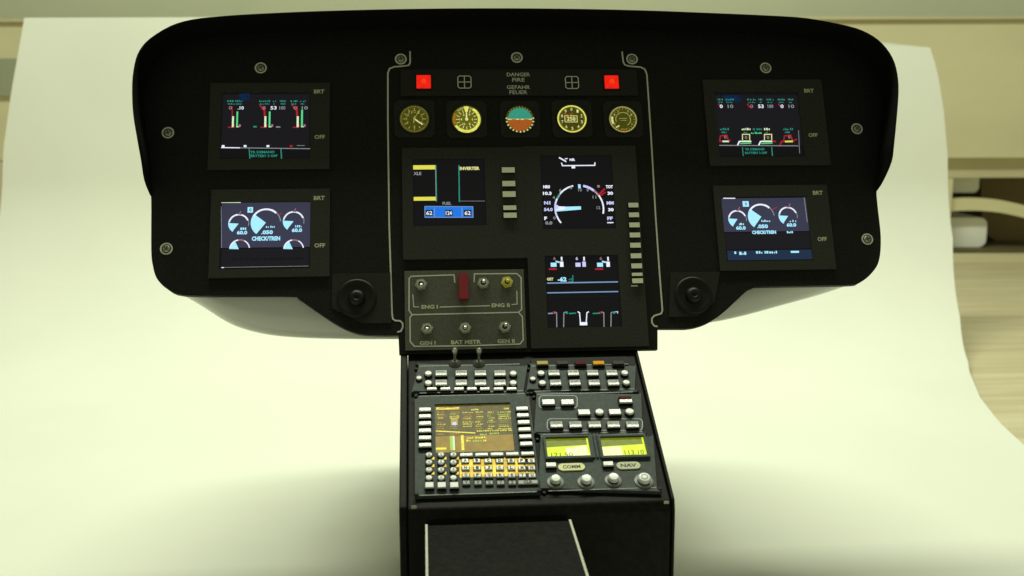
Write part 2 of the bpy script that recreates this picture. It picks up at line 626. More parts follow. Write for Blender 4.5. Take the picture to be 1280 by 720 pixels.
wall['kind'] = 'structure'

# things in the niche
def rounded_block(name, x0, y0, x1, y1, dist, depth, mat, r=0.25):
    a, b = wall_at(x0, y1, dist), wall_at(x1, y0, dist)
    s0, s1 = (a - Vector((CAM.x, CAM.y, 0))).dot(SX), (b - Vector((CAM.x, CAM.y, 0))).dot(SX)
    z0, z1 = a.z, b.z
    w, h = s1 - s0, z1 - z0
    rr = min(w, h) * r
    prof = []
    for cx, cz, a0 in ((s1 - rr, z1 - rr, 0), (s0 + rr, z1 - rr, 90), (s0 + rr, z0 + rr, 180), (s1 - rr, z0 + rr, 270)):
        for k in range(6):
            t = rad(a0 + 18 * k)
            prof.append((cx + rr * math.cos(t), cz + rr * math.sin(t)))
    n = len(prof)
    vs = [gp(p[0], dist, p[1]) for p in prof] + [gp(p[0], dist + depth, p[1]) for p in prof]
    fs = [tuple(range(n))[::-1], tuple(range(n, 2 * n))] + [(i, (i + 1) % n, n + (i + 1) % n, n + i) for i in range(n)]
    return world_obj(name, vs, fs, [mat])


greywhite = surf('grey_white_plastic', (0.88, 0.90, 0.84), 0.5, 0.05, 20)
b1 = rounded_block('plastic_tub', 1180, 266, 1235, 303, FD + 0.036, 0.10, greywhite)
b1.location.z += 0.0105 - min((b1.matrix_basis @ v.co).z for v in b1.data.vertices)
tag(b1, 'lower grey white plastic tub in the niche beneath the curved strap', 'tub')
b2 = rounded_block('plastic_box', 1176, 214, 1225, 241, FD + 0.04, 0.06, greywhite)
tag(b2, 'upper grey white box just under the niche top and above the strap', 'box')
# wooden wedge-shaped bracket on the right of the niche
vsw = []
for dd in (0.10, 0.16):
    for (x, y) in ((1226, 219), (1300, 219), (1300, 318), (1262, 312), (1228, 290)):
        vsw.append(wall_at(x, y, FD + dd))
wedge = world_obj('wooden_bracket', vsw, [(4, 3, 2, 1, 0), (5, 6, 7, 8, 9)] + [(i, (i + 1) % 5, 5 + (i + 1) % 5, 5 + i) for i in range(5)],
                  [surf('bracket_brown', (0.27, 0.20, 0.08), 0.6, 0.15, 10)])
tag(wedge, 'brown wooden bracket at the right end of the niche', 'bracket')
# curved cream strap crossing the niche
strap_c = [(1170, 259), (1190, 256.5), (1210, 255.5), (1230, 256), (1250, 258), (1270, 262), (1290, 267), (1320, 276)]
vs, fs = [], []
for (x, y) in smooth_curve(strap_c, 3):
    c = wall_at(x, y, FD + 0.02)
    hw = 0.0072
    for dz, dy in ((hw, 0), (hw, 0.012), (-hw, 0.012), (-hw, 0)):
        vs.append(c + Vector((0, 0, dz)) + HX * dy)
n = len(vs) // 4
for i in range(n - 1):
    for k in range(4):
        fs.append((4 * i + k, 4 * i + 4 + k, 4 * i + 4 + (k + 1) % 4, 4 * i + (k + 1) % 4))
fs += [(0, 1, 2, 3), (4 * n - 1, 4 * n - 2, 4 * n - 3, 4 * n - 4)]
strap = world_obj('strap', vs, fs, [surf('strap_cream', (0.78, 0.73, 0.45), 0.5, 0.05, 20)])
tag(strap, 'curved cream strap running across the cabinet niche', 'strap')

# paper sweep -------------------------------------------------------------
paper_m = surf('paper_white', (0.81, 0.83, 0.74), 0.75, 0.025, 9, bump=0.0)
# profile in (f, z): flat on the table, then curving up to stand against the cabinet
FB, RCV = 0.70, 0.14
zt = CAM.z + 0.30
prof = []
for i in range(31):
    prof.append((-0.30 + (FB + 0.30) * i / 30, 0.0))
for i in range(1, 25):
    a = rad(84 * i / 24)
    prof.append((FB + RCV * math.sin(a), RCV * (1 - math.cos(a))))
fa, za = prof[-1]
for i in range(1, 12):
    q = 0.40 * i / 11
    prof.append((fa + q * math.cos(rad(84)), za + q * math.sin(rad(84))))


def on_paper(x, y):
    d = ray(x, y)
    df, ds = d.dot(HX), d.dot(SX)
    best = None
    for (f0, z0_), (f1, z1_) in zip(prof, prof[1:]):
        # t where the ray meets this strip: CAM.z + d.z t on the line z(f), f = df t
        k = (z1_ - z0_) / (f1 - f0) if abs(f1 - f0) > 1e-9 else 0
        den = d.z - k * df
        if abs(den) < 1e-9:
            continue
        t = (z0_ - k * f0 - CAM.z) / den
        f = df * t
        if t > 0 and f0 - 1e-6 <= f <= f1 + 1e-6 and (best is None or t < best[0]):
            best = (t, f, ds * t, CAM.z + d.z * t)
    return best[1:]


def edge(tab):
    """table of photo points -> list of (arc key f+z, side) for interpolation"""
    r = []
    for x, y in tab:
        f, s_, z = on_paper(x, y)
        r.append((f + z, s_))
    return sorted(r)


Ltab = edge([(30, 13), (22, 60), (12, 115), (2, 190), (-6, 300), (-22, 420), (-60, 500), (-130, 570), (-260, 660)])
Rtab = edge([(1163, 62), (1172, 90), (1180, 140), (1185, 200), (1191, 300), (1200, 400), (1210, 455), (1225, 500), (1250, 532), (1280, 560), (1400, 668)])


def look(tab, k):
    if k <= tab[0][0]:
        (a, s0_), (b, s1_) = tab[0], tab[1]
        g = (s1_ - s0_) / (b - a)
        return s0_ + 0.55 * g * (k - a)
    for (a, s0_), (b, s1_) in zip(tab, tab[1:]):
        if k <= b:
            return s0_ + (s1_ - s0_) * (k - a) / (b - a)
    return tab[-1][1]


ktop = Ltab[-1][0]
ktopR = Rtab[-1][0]
rows = []
# resample profile finely
fine = []
for (f0, z0_), (f1, z1_) in zip(prof, prof[1:]):
    for j in range(3):
        fine.append((f0 + (f1 - f0) * j / 3, z0_ + (z1_ - z0_) * j / 3))
fine = [q for q in fine if q[0] + q[1] <= ktop]
NS = 40
vs, fs = [], []
fx, zx = fine[-1]
for ri, (f, z) in enumerate(fine):
    k = f + z
    l, r = look(Ltab, k), look(Rtab, k)
    for c in range(NS + 1):
        t = c / NS
        s_ = l + (r - l) * t
        # top edge drops from left to right and the sheet waves slightly
        lim = ktop + (ktopR - ktop) * max(0.0, t) ** 2.5
        kk = min(k, lim)
        ff, zz = f, z
        if k > lim:
            dz = k - lim
            ff, zz = f - dz * math.cos(rad(84)) / (math.sin(rad(84)) + math.cos(rad(84))), z - dz * math.sin(rad(84)) / (math.sin(rad(84)) + math.cos(rad(84)))
            dz = 0
        wv = 0.004 * math.sin(5.5 * t + 1.0) * max(0, min(1, (z - 0.02) / 0.15))
        vs.append(gp(s_, ff + wv, zz + 0.0015))
for i in range(len(fine) - 1):
    for c in range(NS):
        a = i * (NS + 1) + c
        fs.append((a, a + 1, a + NS + 2, a + NS + 1))
paper = world_obj('paper_sheet', vs, fs, [paper_m], smooth=True)
sol = paper.modifiers.new('thickness', 'SOLIDIFY')
sol.thickness = 0.0004
es = paper.modifiers.new('crisp_rim', 'EDGE_SPLIT')
es.split_angle = rad(40)
tag(paper, 'large cream white paper sheet curved up behind the instrument model', 'paper')

# ------------------------------------------------------------------ the cockpit model
root = bpy.data.objects.new('cockpit_panel_model', None)
attach(root, None, Matrix.Translation((0, -0.06, 0.0)))
tag(root, 'black model helicopter instrument panel with lit screens on a centre console', 'cockpit model')

# panel plate and glareshield ---------------------------------------------
low_left = [(181, 225), (187, 240), (189, 252), (189, 312), (191, 332), (196, 348), (208, 360), (230, 369), (300, 369.5), (364, 369.5), (373, 373), (396, 389),
            (425, 408), (447, 417), (470, 419), (498, 419), (499, 443)]
low_right = [(822, 437), (822, 411), (857, 411), (870, 409), (886, 403), (905, 390), (932, 365), (941, 360), (955, 358), (1056, 356.5), (1075, 353), (1090, 341),
             (1099, 325), (1101, 296), (1097, 257), (1096, 237), (1102, 225)]
hood_px = [(187, 243), (180, 225), (176, 200), (171, 172), (166, 140), (165, 105), (168, 80), (174, 63), (187, 48), (213, 32), (240, 24), (275, 20), (320, 17), (400, 13.5),
           (500, 11), (600, 10), (700, 10.5), (800, 12.5), (880, 15.5), (960, 19), (1010, 22.5), (1060, 32), (1085, 41), (1103, 54), (1116, 72), (1122, 92),
           (1123.5, 115), (1121, 150), (1118, 180), (1115, 202), (1104, 227), (1096, 239)]
HD = 46.0


def brow_depth(y):
    return HD if y < 175 else max(3.0, HD * (1 - ((y - 175) / 66.0) ** 1.6))


hood_front = [P.px(x, y, brow_depth(y)) for x, y in hood_px]
hood_z = [brow_depth(y) for x, y in hood_px]
inner = []
cen = (0.0, 60.0)
plate_out = [(x * 0.996, (y - 20) * 0.996 + 20) for x, y in hood_front[2:-2]]
low_l = smooth_curve(low_left[:-1], 4) + low_left[-1:]
low_r = low_right[:2] + smooth_curve(low_right[2:], 4)
outline = pts(P, low_l, 0)[::-1] + plate_out + pts(P, low_r, 0)[::-1]
mb = MB().prism(outline, -8, 0, 'black')
plate = make('panel_plate', mb, P, root, bevel=0.8)

# glareshield: a thin brow extruded from the plate towards the viewer
hf3 = smooth_curve([(a, b, c) for (a, b), c in zip(hood_front, hood_z)], 3)
hf = [(a, b) for a, b, c in hf3]
hz = [max(2.5, c) for a, b, c in hf3]
mb = MB()
n = len(hf)
nrm = []
for i in range(n):
    a, b = Vector(hf[max(i - 1, 0)]), Vector(hf[min(i + 1, n - 1)])
    t = (b - a).normalized()
    nrm.append(Vector((t.y, -t.x)))        # points inward
for i in range(n):
    p0 = Vector(hf[i]); q = nrm[i]
    if q.dot(Vector((0, 60)) - p0) < 0: q = -q
    H = hz[i]
    for (off, z) in ((1.2, H + 0.6), (0.0, H - 0.6), (0.0, H * 0.8), (-0.2, 0), (0.5, -9), (3.2, -9), (3.2, 0), (3.6, H * 0.85), (2.8, H)):
        w_ = p0 + q * off
        mb.v.append((w_.x, w_.y, z))
K = 9
i0 = mb._m('hood')
for i in range(n - 1):
    for k in range(K):
        mb.f.append((i * K + k, i * K + (k + 1) % K, (i + 1) * K + (k + 1) % K, (i + 1) * K + k)); mb.mi.append(i0)
mb.f.append(tuple(range(K))); mb.mi.append(i0)
mb.f.append(tuple((n - 1) * K + k for k in range(K))[::-1]); mb.mi.append(i0)
make('glareshield', mb, P, root, smooth=False)

# rear housing: rounded shell behind the plate, plus an added unseen box that shades the floor
sil = [(215, 362), (229, 369), (256, 385), (281, 401), (304, 411), (339, 419), (384, 422.6), (447, 424), (498, 424), (560, 424), (650, 422), (740, 419), (822, 411), (886, 403.5), (928, 395),
       (976, 382), (1023, 369), (1059, 357), (1072, 350)]
NB = 38.0
sp = smooth_curve(pts(P, sil, -NB), 3)
mb = MB()
rowsn = 0
xm0, xm1 = sp[0][0], sp[-1][0]
for (a, b) in sp:
    fr = 1 - abs((a - (xm0 + xm1) / 2) / ((xm1 - xm0) / 2)) ** 4
    topv = 205
    g = math.exp(-(a / 190.0) ** 2)
    fb = b + 8 + 20 * fr
    sec = [(topv, -9.5), (fb + 30, -9.5), (fb, -9.8), (b + 3.5 + 6 * fr, -20), (b + 0.6, -30), (b, -NB), (b + 2, -NB - 5 - 9 * g), (b + 12, -NB - 9 - 28 * g), (b + 40, -NB - 12 - 50 * g), (b + 90, -NB - 12 - 62 * g), (topv - 70, -NB - 8 - 54 * g), (topv - 10, -NB - 2 - 20 * g), (topv, -31)]
    for (v_, n_) in sec:
        mb.v.append((a, v_, n_))
    K = len(sec)
i0 = mb._m('housing')
for i in range(len(sp) - 1):
    for k in range(K - 1):
        mb.f.append((i * K + k, i * K + k + 1, (i + 1) * K + k + 1, (i + 1) * K + k)); mb.mi.append(i0)
for e in (0, len(sp) - 1):
    mb.f.append(tuple(e * K + k for k in range(K))); mb.mi.append(i0)
shade_box = [(-0.090, 0.022), (0.090, 0.022), (0.088, 0.055), (0.078, 0.092), (0.058, 0.120), (0.030, 0.130), (-0.030, 0.130), (-0.058, 0.120), (-0.078, 0.092), (-0.088, 0.055)]  # plan of an added unseen box, there to cast the floor shadow
nb_ = len(shade_box)


def to_local(F, w):
    d = Vector(w) - F.O
    return (d.dot(F.X) / U, d.dot(F.V) / U, d.dot(F.N) / U)


mb.add([to_local(P, (a, b, 0.108)) for a, b in shade_box] + [to_local(P, (a, b, 0.168)) for a, b in shade_box],
       [tuple(range(nb_))[::-1], tuple(range(nb_, 2 * nb_))] + [(i, (i + 1) % nb_, nb_ + (i + 1) % nb_, nb_ + i) for i in range(nb_)], 'housing')
make('rear_housing_shade_box', mb, P, root, smooth=True, label='pale rear housing showing below the black wings, with an added unseen box')

# printed trim lines -------------------------------------------------------
tl = pts(P, [(512.5, 64), (512.7, 78), (511, 81.5), (505, 82.6), (493, 83.4), (487, 85.8), (484.8, 91), (484.8, 150), (486.5, 280), (490, 392), (491, 398.5), (494, 400.7), (500, 401), (503.3, 404),
             (503.5, 409), (501, 414), (496.5, 415)], 0.5)
tr = pts(P, [(777.6, 64.4), (779, 77), (781, 81), (787, 82.8), (800.7, 83.8), (806, 86.5), (808.6, 93), (810.6, 122), (814.4, 180), (819.5, 270), (824, 335), (828, 388), (826.5, 392), (818, 394.5),
             (814.8, 398), (815, 403.5), (818, 407.5), (822, 408)], 0.5)
for k in (tl, tr):
    make('trim_line', MB().line(k, 1.9, 0.5, 'line'), P, root)

# centre plate corner points: the removable middle section
cp = pts(P, [(486, 86), (807, 86), (826, 437), (499, 441)], 0)
# screws --------------------------------------------------------------------
def screw_mb():
    s = MB()
    s.arc(0, 0, 5.6, 7.6, 0.45, 'line')
    s.lathe([(4.4, 0), (4.4, 0.8), (3.6, 1.6), (0.01, 1.9)], 'metalrim', n=14)
    s.quad(-3.4, -0.55, 3.4, 0.55, 2.05, 'ink')
    s.quad(-0.55, -3.4, 0.55, 3.4, 2.12, 'ink')
    return s


first = None
for i, (x, y) in enumerate([(326, 85), (210, 166), (208, 311), (501, 74), (646, 72), (790, 74), (957, 85), (1071, 161), (1084, 299)]):
    at = P.px(x, y)
    rz = random.uniform(0.2, 1.3)
    if first is None:
        first = make('screw', screw_mb(), P, root, at=at, rz=rz)
    else:
        dup(first, P, root, at, rz=rz)

# warning strip ---------------------------------------------------------------
a, b = P.px(501, 121), P.px(795, 88)
strip = make('warning_strip', MB().box(a[0], a[1], b[0], b[1], 0.02, 3.0, 'unit2'), P, root, bevel=0.8)
red0 = None
for x, y in ((529.5, 101.7), (764.7, 102)):
    at = P.px(x, y, 6)
    if red0 is None:
        red0 = make('warning_light', MB().box(-10.6, -10.6, 10.6, 10.6, 0, 1.4, 'keyblack').box(-9.4, -9.4, 9.4, 9.4, 1.4, 3.2, 'redlamp', taper=0.8).disc(0, 0, 3.6, 3.3, 'redcore'), P, strip, at=at, h=3.0, bevel=0.7)
    else:
        dup(red0, P, strip, at, h=3.0)
ic0 = None
for x, y in ((580.6, 102.4), (715, 103)):
    at = P.px(x, y, 5)
    if ic0 is None:
        s = MB().box(-8.8, -8.8, 8.8, 8.8, 0, 1.6, 'keyblack')
        r_ = 8.4
        s.line([(-r_ + 2, -r_), (r_ - 2, -r_), (r_, -r_ + 2), (r_, r_ - 2), (r_ - 2, r_), (-r_ + 2, r_), (-r_, r_ - 2), (-r_, -r_ + 2), (-r_ + 2, -r_)], 1.25, 1.72, 'line')
        s.quad(-r_, -0.6, r_, 0.6, 1.8, 'line').quad(-0.6, -r_, 0.6, r_, 1.86, 'line')
        ic0 = make('reset_button', s, P, strip, at=at, h=3.0)
    else:
        dup(ic0, P, strip, at, h=3.0)
s = MB()
for t, y, w in (('DANGER', 93.2, 30), ('FIRE', 99.8, 16), ('GEFAHR', 109, 30), ('FEUER', 115.4, 23)):
    c = P.px(648, y, 3)
    s.text(t, c[0], c[1], w, 5.2, 3.15, 'line', 0.012)
make('lettering', s, P, strip)

# gauges -----------------------------------------------------------------------


def ticks(s, cx, cy, r0, r1, n, w, z, m, a0=0, a1=360):
    for i in range(n):
        a = rad(a0 + (a1 - a0) * i / (n if abs(a1 - a0) >= 360 else n - 1))
        s.line([(cx + r0 * math.cos(a), cy + r0 * math.sin(a)), (cx + r1 * math.cos(a), cy + r1 * math.sin(a))], w, z, m)


def numerals(s, r, lst, size, z, m, a0=90, step=-30):
    for i, t in enumerate(lst):
        if t == '': continue
        a = rad(a0 + step * i)
        s.text(t, r * math.cos(a), r * math.sin(a), size * (0.6 if len(t) == 1 else 1.1), size, z, m, 0.01)


def bezel_mb(r):
    s = MB()
    q = r + 7
    # square mounting plate with a round opening
    n = 32
    vo, vi = [], []
    for i in range(n):
        a = 2 * math.pi * i / n + math.pi / n
        c, d = math.cos(a), math.sin(a)
        k = q / max(abs(c), abs(d))
        vo.append((k * c, k * d)); vi.append(((r + 1.5) * c, (r + 1.5) * d))
    s.add([(x, y, 1.3) for x, y in vo] + [(x, y, 1.3) for x, y in vi], [(i, (i + 1) % n, n + (i + 1) % n, n + i) for i in range(n)], 'unit2')
    s.add([(x, y, 1.3) for x, y in vo] + [(x, y, 0) for x, y in vo], [(n + i, n + (i + 1) % n, (i + 1) % n, i) for i in range(n)], 'unit2')
    s.lathe([(r + 2.2, 1.3), (r + 2.0, 2.6), (r + 0.9, 2.8), (r, 0.6)], 'unit2', n=32)
    return s


def gauge(x, y, r, label, draw):
    at = P.px(x, y, 1)
    g = make('gauge', bezel_mb(r), P, root, at=at, label=label)
    s = MB()
    draw(s, r)
    make('dial', s, P, g, at=at, h=0.4)


def g_clock(s, r):
    s.disc(0, 0, r, 0, 'dialdark')
    ticks(s, 0, 0, r * .86, r * .97, 60, .35, .2, 'dialink')
    ticks(s, 0, 0, r * .62, r * .80, 12, .9, .2, 'dialink')
    numerals(s, r * .55, ['12', '1', '2', '3', '4', '', '6', '', '8', '9', '10', '11'], 3.6, .25, 'dialink')
    s.line([(0, 0), (r * .55, -r * .42)], 1.6, .4, 'dialcream').line([(-1, -r * .3), (0, r * .2)], 1.2, .45, 'dialink').line([(0, 0), (r * .3, r * .6)], .8, .5, 'dialink')
    s.disc(0, 0, 1.6, .55, 'dialink')


def g_air(s, r):
    s.disc(0, 0, r, 0, 'dialmid')
    s.arc(0, 0, r * .78, r * .96, .15, 'dialbright', 60, -150)
    s.arc(0, 0, r * .80, r * .93, .15, 'dialink', 60, 135)
    s.arc(0, 0, r * .78, r * .93, .2, 'dialorange', 150, 205)
    ticks(s, 0, 0, r * .52, r * .74, 16, .8, .25, 'dialcream')
    numerals(s, r * .40, ['', '4', '', '6', '', '8', '', '10', '', '14', '', '2'], 3.2, .25, 'dialcream')
    s.poly([(-1.3, -1), (-.5, r * .75), (.5, r * .75), (1.3, -1)], .4, 'dialcream')
    s.poly([(-3.2, r * .96), (3.2, r * .96), (1.6, r * .55), (-1.6, r * .55)], .3, 'dialbright')
    s.disc(0, 0, 2, .5, 'dialcream')
    s.arc(0, 0, r * .84, r * .99, .3, 'dialbright', -130, -45)


def g_horizon(s, r):
    s.disc(0, 0, r, 0, 'dialdark')
    q = r * .86
    s.disc(0, 0, q, .2, 'horizonsky', a0=4, a1=176)
    s.add([(q * math.cos(rad(a)), q * math.sin(rad(a)), .2) for a in range(176, 365, 8)], [tuple(range(24))], 'horizonland')
    s.quad(-q, -.6, q, .6, .35, 'dialcream')
    for k in (-1, 1):
        s.line([(k * 5, -.3), (k * 11, -.3)], 1.0, .5, 'dialorange')
    s.disc(0, 0, .9, .5, 'dialorange')
    ticks(s, 0, 0, r * .88, r * 1.0, 13, 1.6, .3, 'dialcream', 175, 365)
    ticks(s, 0, 0, r * .88, r * .98, 9, .7, .3, 'dialink', 40, 140)


def g_alt(s, r):
    s.disc(0, 0, r, 0, 'dialdark')
    s.arc(0, 0, r * .90, r * 1.0, .15, 'dialbright')
    numerals(s, r * .70, ['0', '1', '2', '3', '4', '5', '6', '7', '8', '9'], 4.2, .25, 'dialcream', 90, -36)
    s.quad(-9.2, -4.4, 6.8, 4.2, .3, 'dialmid')
    s.line([(-9.2, -4.4), (6.8, -4.4), (6.8, 4.2), (-9.2, 4.2), (-9.2, -4.4)], .8, .35, 'dialcream')
    s.text('250', -1, 0, 11, 5.5, .42, 'dialcream', .02)
    s.line([(-10, 7.5), (-3, 4), (1, 8)], 1.1, .45, 'dialorange')
    ticks(s, 0, 0, r * .80, r * .88, 50, .35, .2, 'dialink')


def g_vsi(s, r):
    s.disc(0, 0, r, 0, 'dialdark')
    s.arc(0, 0, r * .90, r * 1.0, .15, 'dialink')
    s.arc(0, 0, r * .50, r * .56, .2, 'dialink', 200, -60)
    s.arc(0, 0, r * .72, r * .86, .2, 'dialcream', 165, 205, 10)
    numerals(s, r * .70, ['', '.5', '1', '', '2', '', '', '', '2', '', '1', '.5'], 3.2, .25, 'dialink', 90, -30)
    s.line([(-r * .3, 1.2), (r * .3, 1.2)], .8, .3, 'dialink').line([(-r * .2, -1.5), (r * .25, -1.5)], .7, .3, 'dialink')
    s.line([(-r * .55, -r * .62), (-r * .30, -r * .48)], 1.6, .3, 'dialcream')
    s.arc(0, 0, r * .72, r * .80, .3, 'dialorange', 255, 290, 8)
    ticks(s, 0, 0, r * .74, r * .86, 24, .5, .2, 'dialink')


gauge(518, 148.5, 18.5, 'dim clock, leftmost of the five round gauges', g_clock)
gauge(583.3, 149, 18.5, 'airspeed gauge with a bright yellow arc', g_air)
gauge(650, 149, 18.2, 'artificial horizon, teal above and orange below', g_horizon)
gauge(715, 148.4, 18.8, 'altimeter with a bright ring and numbers', g_alt)
gauge(779, 149, 18.0, 'dim gauge, rightmost of the five round gauges', g_vsi)

# wing displays ---------------------------------------------------------------------


def rect(F, x0, y0, x1, y1, h=0.0):
    """photo rectangle -> local rectangle (left, bottom, right, top)"""
    xm, ym = (x0 + x1) / 2, (y0 + y1) / 2
    return (F.px(x0, ym, h)[0], F.px(xm, y1, h)[1], F.px(x1, ym, h)[0], F.px(xm, y0, h)[1])


class Scr:
    """draws on a screen in photo pixels inside one mesh"""

    def __init__(s, F, z=1.2):
        s.F, s.z, s.mb = F, z, MB()

    def p(s, x, y): return s.F.px(x, y, s.z)

    def fill(s, x0, y0, x1, y1, m, dz=0.0):
        a, b = s.p(x0, y1), s.p(x1, y0)
        s.mb.quad(a[0], a[1], b[0], b[1], s.z + dz, m); return s

    def ln(s, L, w, m, dz=0.3):
        s.mb.line([s.p(*q) for q in L], w, s.z + dz, m); return s

    def tx(s, t, x, y, w, h, m, dz=0.35, bold=0.02):
        c = s.p(x, y); s.mb.text(t, c[0], c[1], w, h, s.z + dz, m, bold); return s

    def da(s, x0, x1, y, h, m, dz=0.3):
        a, b = s.p(x0, y), s.p(x1, y); s.mb.dashes(a[0], b[0], a[1], h, s.z + dz, m); return s

    def arc(s, x, y, r0, r1, m, a0, a1, dz=0.3, n=24):
        c = s.p(x, y); s.mb.arc(c[0], c[1], r0, r1, s.z + dz, m, a0, a1, n); return s

    def pie(s, x, y, r, m, a0, a1, dz=0.25):
        c = s.p(x, y); s.mb.disc(c[0], c[1], r, s.z + dz, m, 14, a0, a1); return s


def display_unit(bez, scr, lab, labels, draw, label):
    """bez and scr: photo rectangles of the bezel and of its opening"""
    B = rect(P, *bez, 4); S = rect(P, *scr, 3)
    mb = MB().plate([B[0], S[0], S[2], B[2]], [B[1], S[1], S[3], B[3]], [(1, 1)], 0.02, 3.0, 'unit')
    u = make('display_unit', mb, P, root, bevel=0.6, label=label)
    sc = Scr(P, 1.2)
    sc.mb.quad(S[0] - 0.2, S[1] - 0.2, S[2] + 0.2, S[3] + 0.2, 1.2, 'scr')
    draw(sc, S)
    make('screen', sc.mb, P, u)
    lm = MB()
    for (t, x, y, w) in labels:
        c = P.px(x, y, 4)
        lm.text(t, c[0], c[1], w, 5.4, 3.15, 'cream', 0.03)
    make('lettering', lm, P, u)
    return u


def scr_engine_left(s, S):
    s.fill(276.5, 118, 387, 184, 'scrdim', 0.1)
    s.fill(299, 117, 312, 126, 'blueglow', 0.2)
    for x0, x1 in ((284, 303), (324, 338), (341, 345), (350, 358), (363, 372), (375, 382)):
        s.da(x0, x1, 126.5, 2.4, 'teal')
        s.da(x0 + 1, x1 - 1, 130, 1.8, 'teal')
    for x, t, m in ((288, '0', 'pink'), (301, '.10', 'white'), (330, '0', 'pink'), (342, '53', 'white'), (353, '100', 'dimwhite'), (369, '0', 'pink'), (381, '10', 'dimwhite')):
        s.tx(t, x, 135, 4 if len(t) == 1 else 7.5, 4.6, m)
    for gx, first_ in ((291, 0), (331.5, 1), (372, 2)):
        s.ln([(gx - 1, 133), (gx - .5, 146)], 2.4 if first_ else 1.2, 'red', 0.28)
        if first_: s.ln([(gx - 7, 131), (gx - 2, 138)], 1.5, 'red', 0.28)
        s.fill(gx - 1.2, 145.5, gx + 1.6, 159, 'lime', 0.35)
        s.fill(gx + 4.2, 139.5 - (2 if first_ == 2 else 0), gx + 6.8, 159, 'green', 0.35)
        s.ln([(gx - 6, 159.2), (gx + 1, 159.2), (gx + 2, 156)], 1.6, 'red', 0.32)
        s.ln([(gx + 4.5, 158.8), (gx + 8, 158.6)], 1.0, 'lime', 0.4)
        s.fill(gx + 7.5, 155.5, gx + 10, 158.6, 'pink', 0.3)
    s.fill(316.5, 157.5, 321, 159.5, 'teal', 0.3).fill(345, 158, 350.5, 159.6, 'dimwhite', 0.3)
    s.ln([(276.5, 184.6), (388, 186)], 1.1, 'dimwhite')
    s.ln([(276.5, 184.6), (300, 184.9)], 1.3, 'white', 0.36)
    for x in (279, 306.5, 335, 364):
        s.fill(x - 1.8, 181.5, x + 1.8, 184, 'white' if x < 350 else 'red', 0.35)
    s.ln([(371, 182), (381, 182)], .7, 'dimwhite')
    s.ln([(311.5, 186), (312.3, 198.5)], 1.1, 'teal').ln([(351.2, 186), (352, 198.5)], 1.4, 'teal')
    s.tx('TR DEMAND', 328, 190.2, 30, 3.3, 'teal', bold=.03).tx('BATTERY 2 OFF', 330, 195, 33, 3.3, 'teal', bold=.03)
    s.da(313, 318, 193, 1.2, 'teal')


def scr_engine_right(s, S):
    s.fill(897, 119, 1000, 183, 'scrdim', 0.1)
    s.fill(905, 119, 925, 127, 'blueglow', 0.2)
    for x0, x1 in ((897, 904), (907, 917), (934, 945), (948, 953), (958, 967), (972, 981), (985, 992)):
        s.da(x0, x1, 124.5, 2.4, 'teal')
        s.da(x0 + 1, x1 - 1, 128, 1.8, 'teal')
    for x, t, m in ((901.5, '0', 'white'), (913, '10', 'dimwhite'), (939.5, '0', 'pink'), (951, '53', 'white'), (963, '100', 'dimwhite'), (977.5, '0', 'white'), (989, '10', 'dimwhite')):
        s.tx(t, x, 133, 4 if len(t) == 1 else 7.5, 5.0, m)
    for x in (899, 935, 974):
        s.ln([(x - 1, 130), (x + 3, 135)], 1.6, 'red', 0.25)
    for x0, x1, m in ((900, 911, 'teal'), (927, 938, 'lime'), (941, 952, 'teal'), (955, 963, 'lime'), (979, 991, 'teal')):
        s.da(x0, x1, 161.5, 3.0, m)
        s.da(x0 + 2, x1 - 3, 165.5, 2.2, 'teal')
    s.da(939, 952, 166.5, 2.0, 'green')
    for x, m in ((932.5, 'dialcream'), (960, 'dialcream')):
        s.ln([(x - 4.5, 175), (x - 4.5, 168), (x + 4.5, 168), (x + 4.5, 175)], 1.3, m)
        s.tx('0', x, 172, 3.4, 4.4, 'dimwhite')
    for x in (904.5, 984.5):
        s.ln([(x - 5, 176), (x - 4, 170), (x + 4, 169), (x + 6, 176)], 1.5, 'red', 0.28)
        s.tx('0', x + 2, 171.5, 3.4, 4.4, 'pink')
    s.ln([(899, 176.6), (902, 176.6)], 2.2, 'red', .3).ln([(903, 176.8), (911, 176.8)], 2.2, 'lime', .3).ln([(911, 176.8), (913, 175)], 1.8, 'red', .3)
    for x in (922, 948.5):
        s.ln([(x, 181.5), (x + 2, 177), (x + 5, 176.8)], 1.8, 'white', .33).ln([(x + 5, 176.8), (x + 17, 176.8)], 2.4, 'lime', .3)
        s.ln([(x + 3, 179.6), (x + 17, 179.2)], 1.2, 'green', .3)
    s.ln([(965, 176.5), (970, 177)], 2.0, 'red', .3)
    s.ln([(974.5, 182), (977, 177), (981, 176.6)], 1.8, 'red', .33).ln([(981, 177), (991, 176.8)], 2.4, 'yellow', .3).ln([(991, 176.5), (996, 174)], 1.6, 'red', .3)
    s.ln([(899, 181.8), (998, 182.4)], 1.1, 'dimwhite', .31)
    s.ln([(928, 184), (929, 195)], 1.1, 'teal').ln([(964.5, 184), (965.5, 195)], 1.3, 'teal')
    s.tx('TR DEMAND', 943.5, 186.6, 26, 3.1, 'teal', bold=.03).tx('BATTERY 2 OFF', 945, 191.2, 29, 3.1, 'teal', bold=.03)
    s.ln([(998, 163), (999.5, 192)], .7, 'dimwhite')


